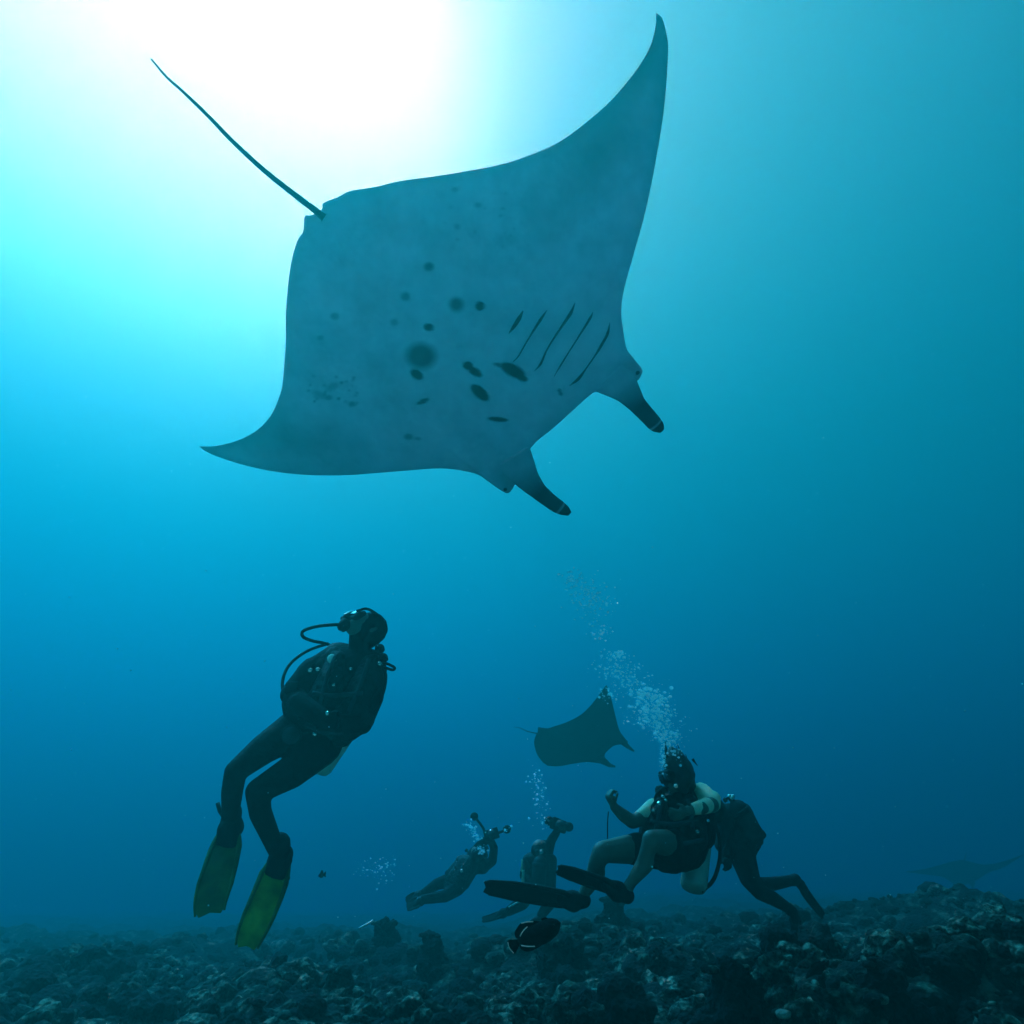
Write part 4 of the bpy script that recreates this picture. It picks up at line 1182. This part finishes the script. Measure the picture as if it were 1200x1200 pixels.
fish([(944, 1146), (947, 1138), (954, 1130), (962, 1127), (967, 1128)], [(945, 1147), (952, 1144), (960, 1140), (966, 1134), (968, 1129)], 4.4,
     'small black fish nosing down between the pale coral heads',
     [('dorsal_fin', [(950, 1134), (952, 1129), (960, 1126), (962, 1128), (955, 1131)]), ('tail_fin', [(966, 1130), (971, 1125), (972, 1130), (970, 1134)]), ('anal_fin', [(956, 1142), (961, 1142), (966, 1137), (963, 1136)])], (948, 1141, 0.9), [], 0.02)
fish([(373, 1026), (376, 1022), (379, 1021)], [(373, 1027), (376, 1029), (379, 1028)], 8.0,
     'tiny lone fish silhouette in open water beside the hooded diver',
     [('tail_fin', [(378.5, 1024), (382, 1021), (381.5, 1025), (382, 1028), (378.5, 1026)]), ('dorsal_fin', [(375, 1022.5), (377, 1019.5), (378.5, 1021)])], None, [], 0.015)

# ------------------------------------------------------------------ bubbles
def bubble_mat():
    m = bpy.data.materials.new('bubble')
    m.use_nodes = True
    n = m.node_tree
    n.nodes.clear()
    o = n.nodes.new('ShaderNodeOutputMaterial')
    mx = n.nodes.new('ShaderNodeMixShader')
    tr = n.nodes.new('ShaderNodeBsdfTransparent')
    gl = n.nodes.new('ShaderNodeBsdfGlossy')
    gl.inputs['Roughness'].default_value = 0.2
    gl.inputs['Color'].default_value = (0.85, 0.98, 0.98, 1)
    df = n.nodes.new('ShaderNodeBsdfTranslucent')    # sunlight shining through the thin wall
    df.inputs['Color'].default_value = (0.75, 1.0, 1.0, 1)
    m2 = n.nodes.new('ShaderNodeMixShader'); m2.inputs[0].default_value = 0.78
    n.links.new(gl.outputs[0], m2.inputs[1]); n.links.new(df.outputs[0], m2.inputs[2])
    mx.inputs[0].default_value = 0.55
    n.links.new(tr.outputs[0], mx.inputs[1]); n.links.new(m2.outputs[0], mx.inputs[2])
    n.links.new(mx.outputs[0], o.inputs['Surface'])
    return m
M['bubble'] = bubble_mat()

def bubbles(clusters, Y, label, seed):
    """clusters: (px, py, spread x, spread y, count, min r, max r)"""
    rr = random.Random(seed)
    b = bmesh.new(); bmesh.ops.create_icosphere(b, subdivisions=2, radius=1)
    sv = np.array([v.co[:] for v in b.verts]); sf = np.array([[v.index for v in f.verts] for f in b.faces]); b.free()
    V, Fc, off = [], [], 0
    for (cx, cy, sx, sy, cnt, r0, r1, tilt) in clusters:
        for _ in range(int(cnt * 2.4)):
            t = rr.gauss(0, 0.5)
            x = cx + rr.gauss(0, 0.5) * sx + t * sy * tilt; y = cy + t * sy
            dy = rr.gauss(0, 0.5) * 0.25
            r = (r0 * 0.8 + (r1 * 1.25 - r0 * 0.8) * rr.random() ** 3) * mpp(x, y, Y)
            c = np.array(PY(x, y, Y + dy))
            V.append(sv * r * np.array([1, 1, rr.uniform(0.6, 1)]) + c); Fc.append(sf + off); off += len(sv)
    me = bpy.data.meshes.new('bubbles')
    me.from_pydata(np.concatenate(V).tolist(), [], np.concatenate(Fc).tolist())
    me.update()
    o = link('bubble_plume', me, M['bubble'])
    return tag(o, label, 'bubbles', None, 'stuff')

bubbles([(670, 680, 10, 7, 14, 0.6, 2.2, 0.5), (688, 692, 24, 20, 110, 0.4, 1.5, 0.4), (695, 712, 26, 16, 70, 0.3, 1.1, 0.3), (703, 740, 14, 12, 24, 0.4, 1.6, 0.2),
         (722, 768, 16, 7, 26, 0.6, 1.8, 0.2), (722, 785, 26, 14, 70, 0.4, 1.3, 0.5), (740, 800, 30, 16, 60, 0.4, 1.4, 0.5), (762, 815, 22, 12, 70, 0.6, 2.0, 0.6), (768, 832, 26, 18, 150, 0.5, 1.7, 0.6), (758, 842, 26, 14, 50, 0.5, 1.5, 0.4),
         (777, 856, 18, 16, 90, 0.5, 1.7, 0.5), (785, 870, 14, 10, 40, 0.5, 1.6, 0.3), (777, 890, 4, 14, 26, 0.6, 1.7, 0.0), (792, 884, 10, 8, 14, 0.6, 1.6, 0.0), (712, 812, 16, 12, 20, 0.5, 1.6, 0.2)], Y2 - 0.15,
        'long slanting column of silvery bubbles rising from the seated diver', 1)
bubbles([(628, 915, 8, 18, 26, 0.3, 1.1, 0.0), (634, 940, 10, 22, 30, 0.3, 1.2, 0.0), (638, 962, 6, 10, 10, 0.3, 1.2, 0.0)], Y5 - 0.2, 'thin straggling line of bubbles above the far upright diver', 2)
bubbles([(552, 970, 7, 8, 26, 0.4, 1.4, 0.6), (558, 980, 6, 5, 14, 0.4, 1.4, 0.5), (564, 996, 8, 6, 20, 0.4, 1.5, 0.0), (594, 972, 5, 5, 10, 0.4, 1.3, 0)], Y4 - 0.3, 'small puff of bubbles about the level-swimming far diver', 3)
bubbles([(440, 1018, 22, 14, 46, 0.3, 1.0, 0.0)], 10.5, 'faint lone patch of bubbles in open water between two divers', 4)

# suspended specks
def specks():
    rr = random.Random(9)
    b = bmesh.new(); bmesh.ops.create_icosphere(b, subdivisions=1, radius=1)
    sv = np.array([v.co[:] for v in b.verts]); sf = np.array([[v.index for v in f.verts] for f in b.faces]); b.free()
    V, Fc = [], []
    for k in range(700):
        Y = rr.uniform(2.5, 9)
        x, y = rr.uniform(-200, 1400), rr.uniform(380, 1080)
        V.append(sv * rr.uniform(0.0012, 0.0035) + np.array(PY(x, y, Y))); Fc.append(sf + k * len(sv))
    me = bpy.data.meshes.new('specks')
    me.from_pydata(np.concatenate(V).tolist(), [], np.concatenate(Fc).tolist())
    me.update()
    tag(link('marine_snow', me, mat('marine_snow', (0.25, 0.55, 0.55), 0.8)), 'fine pale specks drifting in the open water', 'particles', None, 'stuff')
specks()

# ------------------------------------------------------------------ the water itself
def water_box(name, z0, z1, lobes, label, kind):
    """a closed box of water; lobes: (scattering rgb, absorption rgb, anisotropy), one even Principled Volume each"""
    me = bpy.data.meshes.new(name)
    b = bmesh.new(); bmesh.ops.create_cube(b, size=1)
    for v in b.verts:
        v.co = Vector((v.co.x * 400, v.co.y * 400, z0 if v.co.z < 0 else z1))
    b.to_mesh(me); b.free()
    m = bpy.data.materials.new(name + '_water')
    m.use_nodes = True
    n = m.node_tree
    n.nodes.clear()
    o = n.nodes.new('ShaderNodeOutputMaterial')
    last = None
    for s_, q, g in lobes:
        p = n.nodes.new('ShaderNodeVolumePrincipled')
        D = max(x + y for x, y in zip(s_, q)) * 1.02
        p.inputs['Density'].default_value = D
        p.inputs['Color'].default_value = [x / D for x in s_] + [1]
        p.inputs['Absorption Color'].default_value = [(1 - y / (D - x)) ** 2 for x, y in zip(s_, q)] + [1]
        p.inputs['Anisotropy'].default_value = g
        if last is None:
            last = p
        else:
            ad = n.nodes.new('ShaderNodeAddShader')
            n.links.new(last.outputs[0], ad.inputs[0]); n.links.new(p.outputs[0], ad.inputs[1])
            last = ad
    n.links.new(last.outputs[0], o.inputs['Volume'])
    me.materials.append(m)
    h = bpy.data.objects.new(name, me)
    COL.objects.link(h)
    tag(h, label, None, None, kind)

def water():
    zb = min(v.co.z for v in seabed.data.vertices) - 1.0
    zt = CAMZ + 23.2                                 # above the wing tips of the big manta
    st = (0.0943, 0.0652, 0.0432)
    sc_ = (0.0018, 0.0225, 0.0180)
    water_box('haze', zb, zt, [(sc_, [a - b for a, b in zip(st, sc_)], 0.44)], 'blue sea water around the divers, manta rays and reef', 'stuff')
    # sunlit water up to the surface, red scatter added to whiten the glow
    st2 = (0.1613, 0.0840, 0.0881)
    sc2 = (0.1050, 0.0040, 0.0026)
    water_box('water', zt + 0.01, CAMZ + 47.2, [(sc2, [a - b for a, b in zip(st2, sc2)], 0.915)], 'bright sunlit water above the manta rays reaching up to the surface', 'structure')
water()
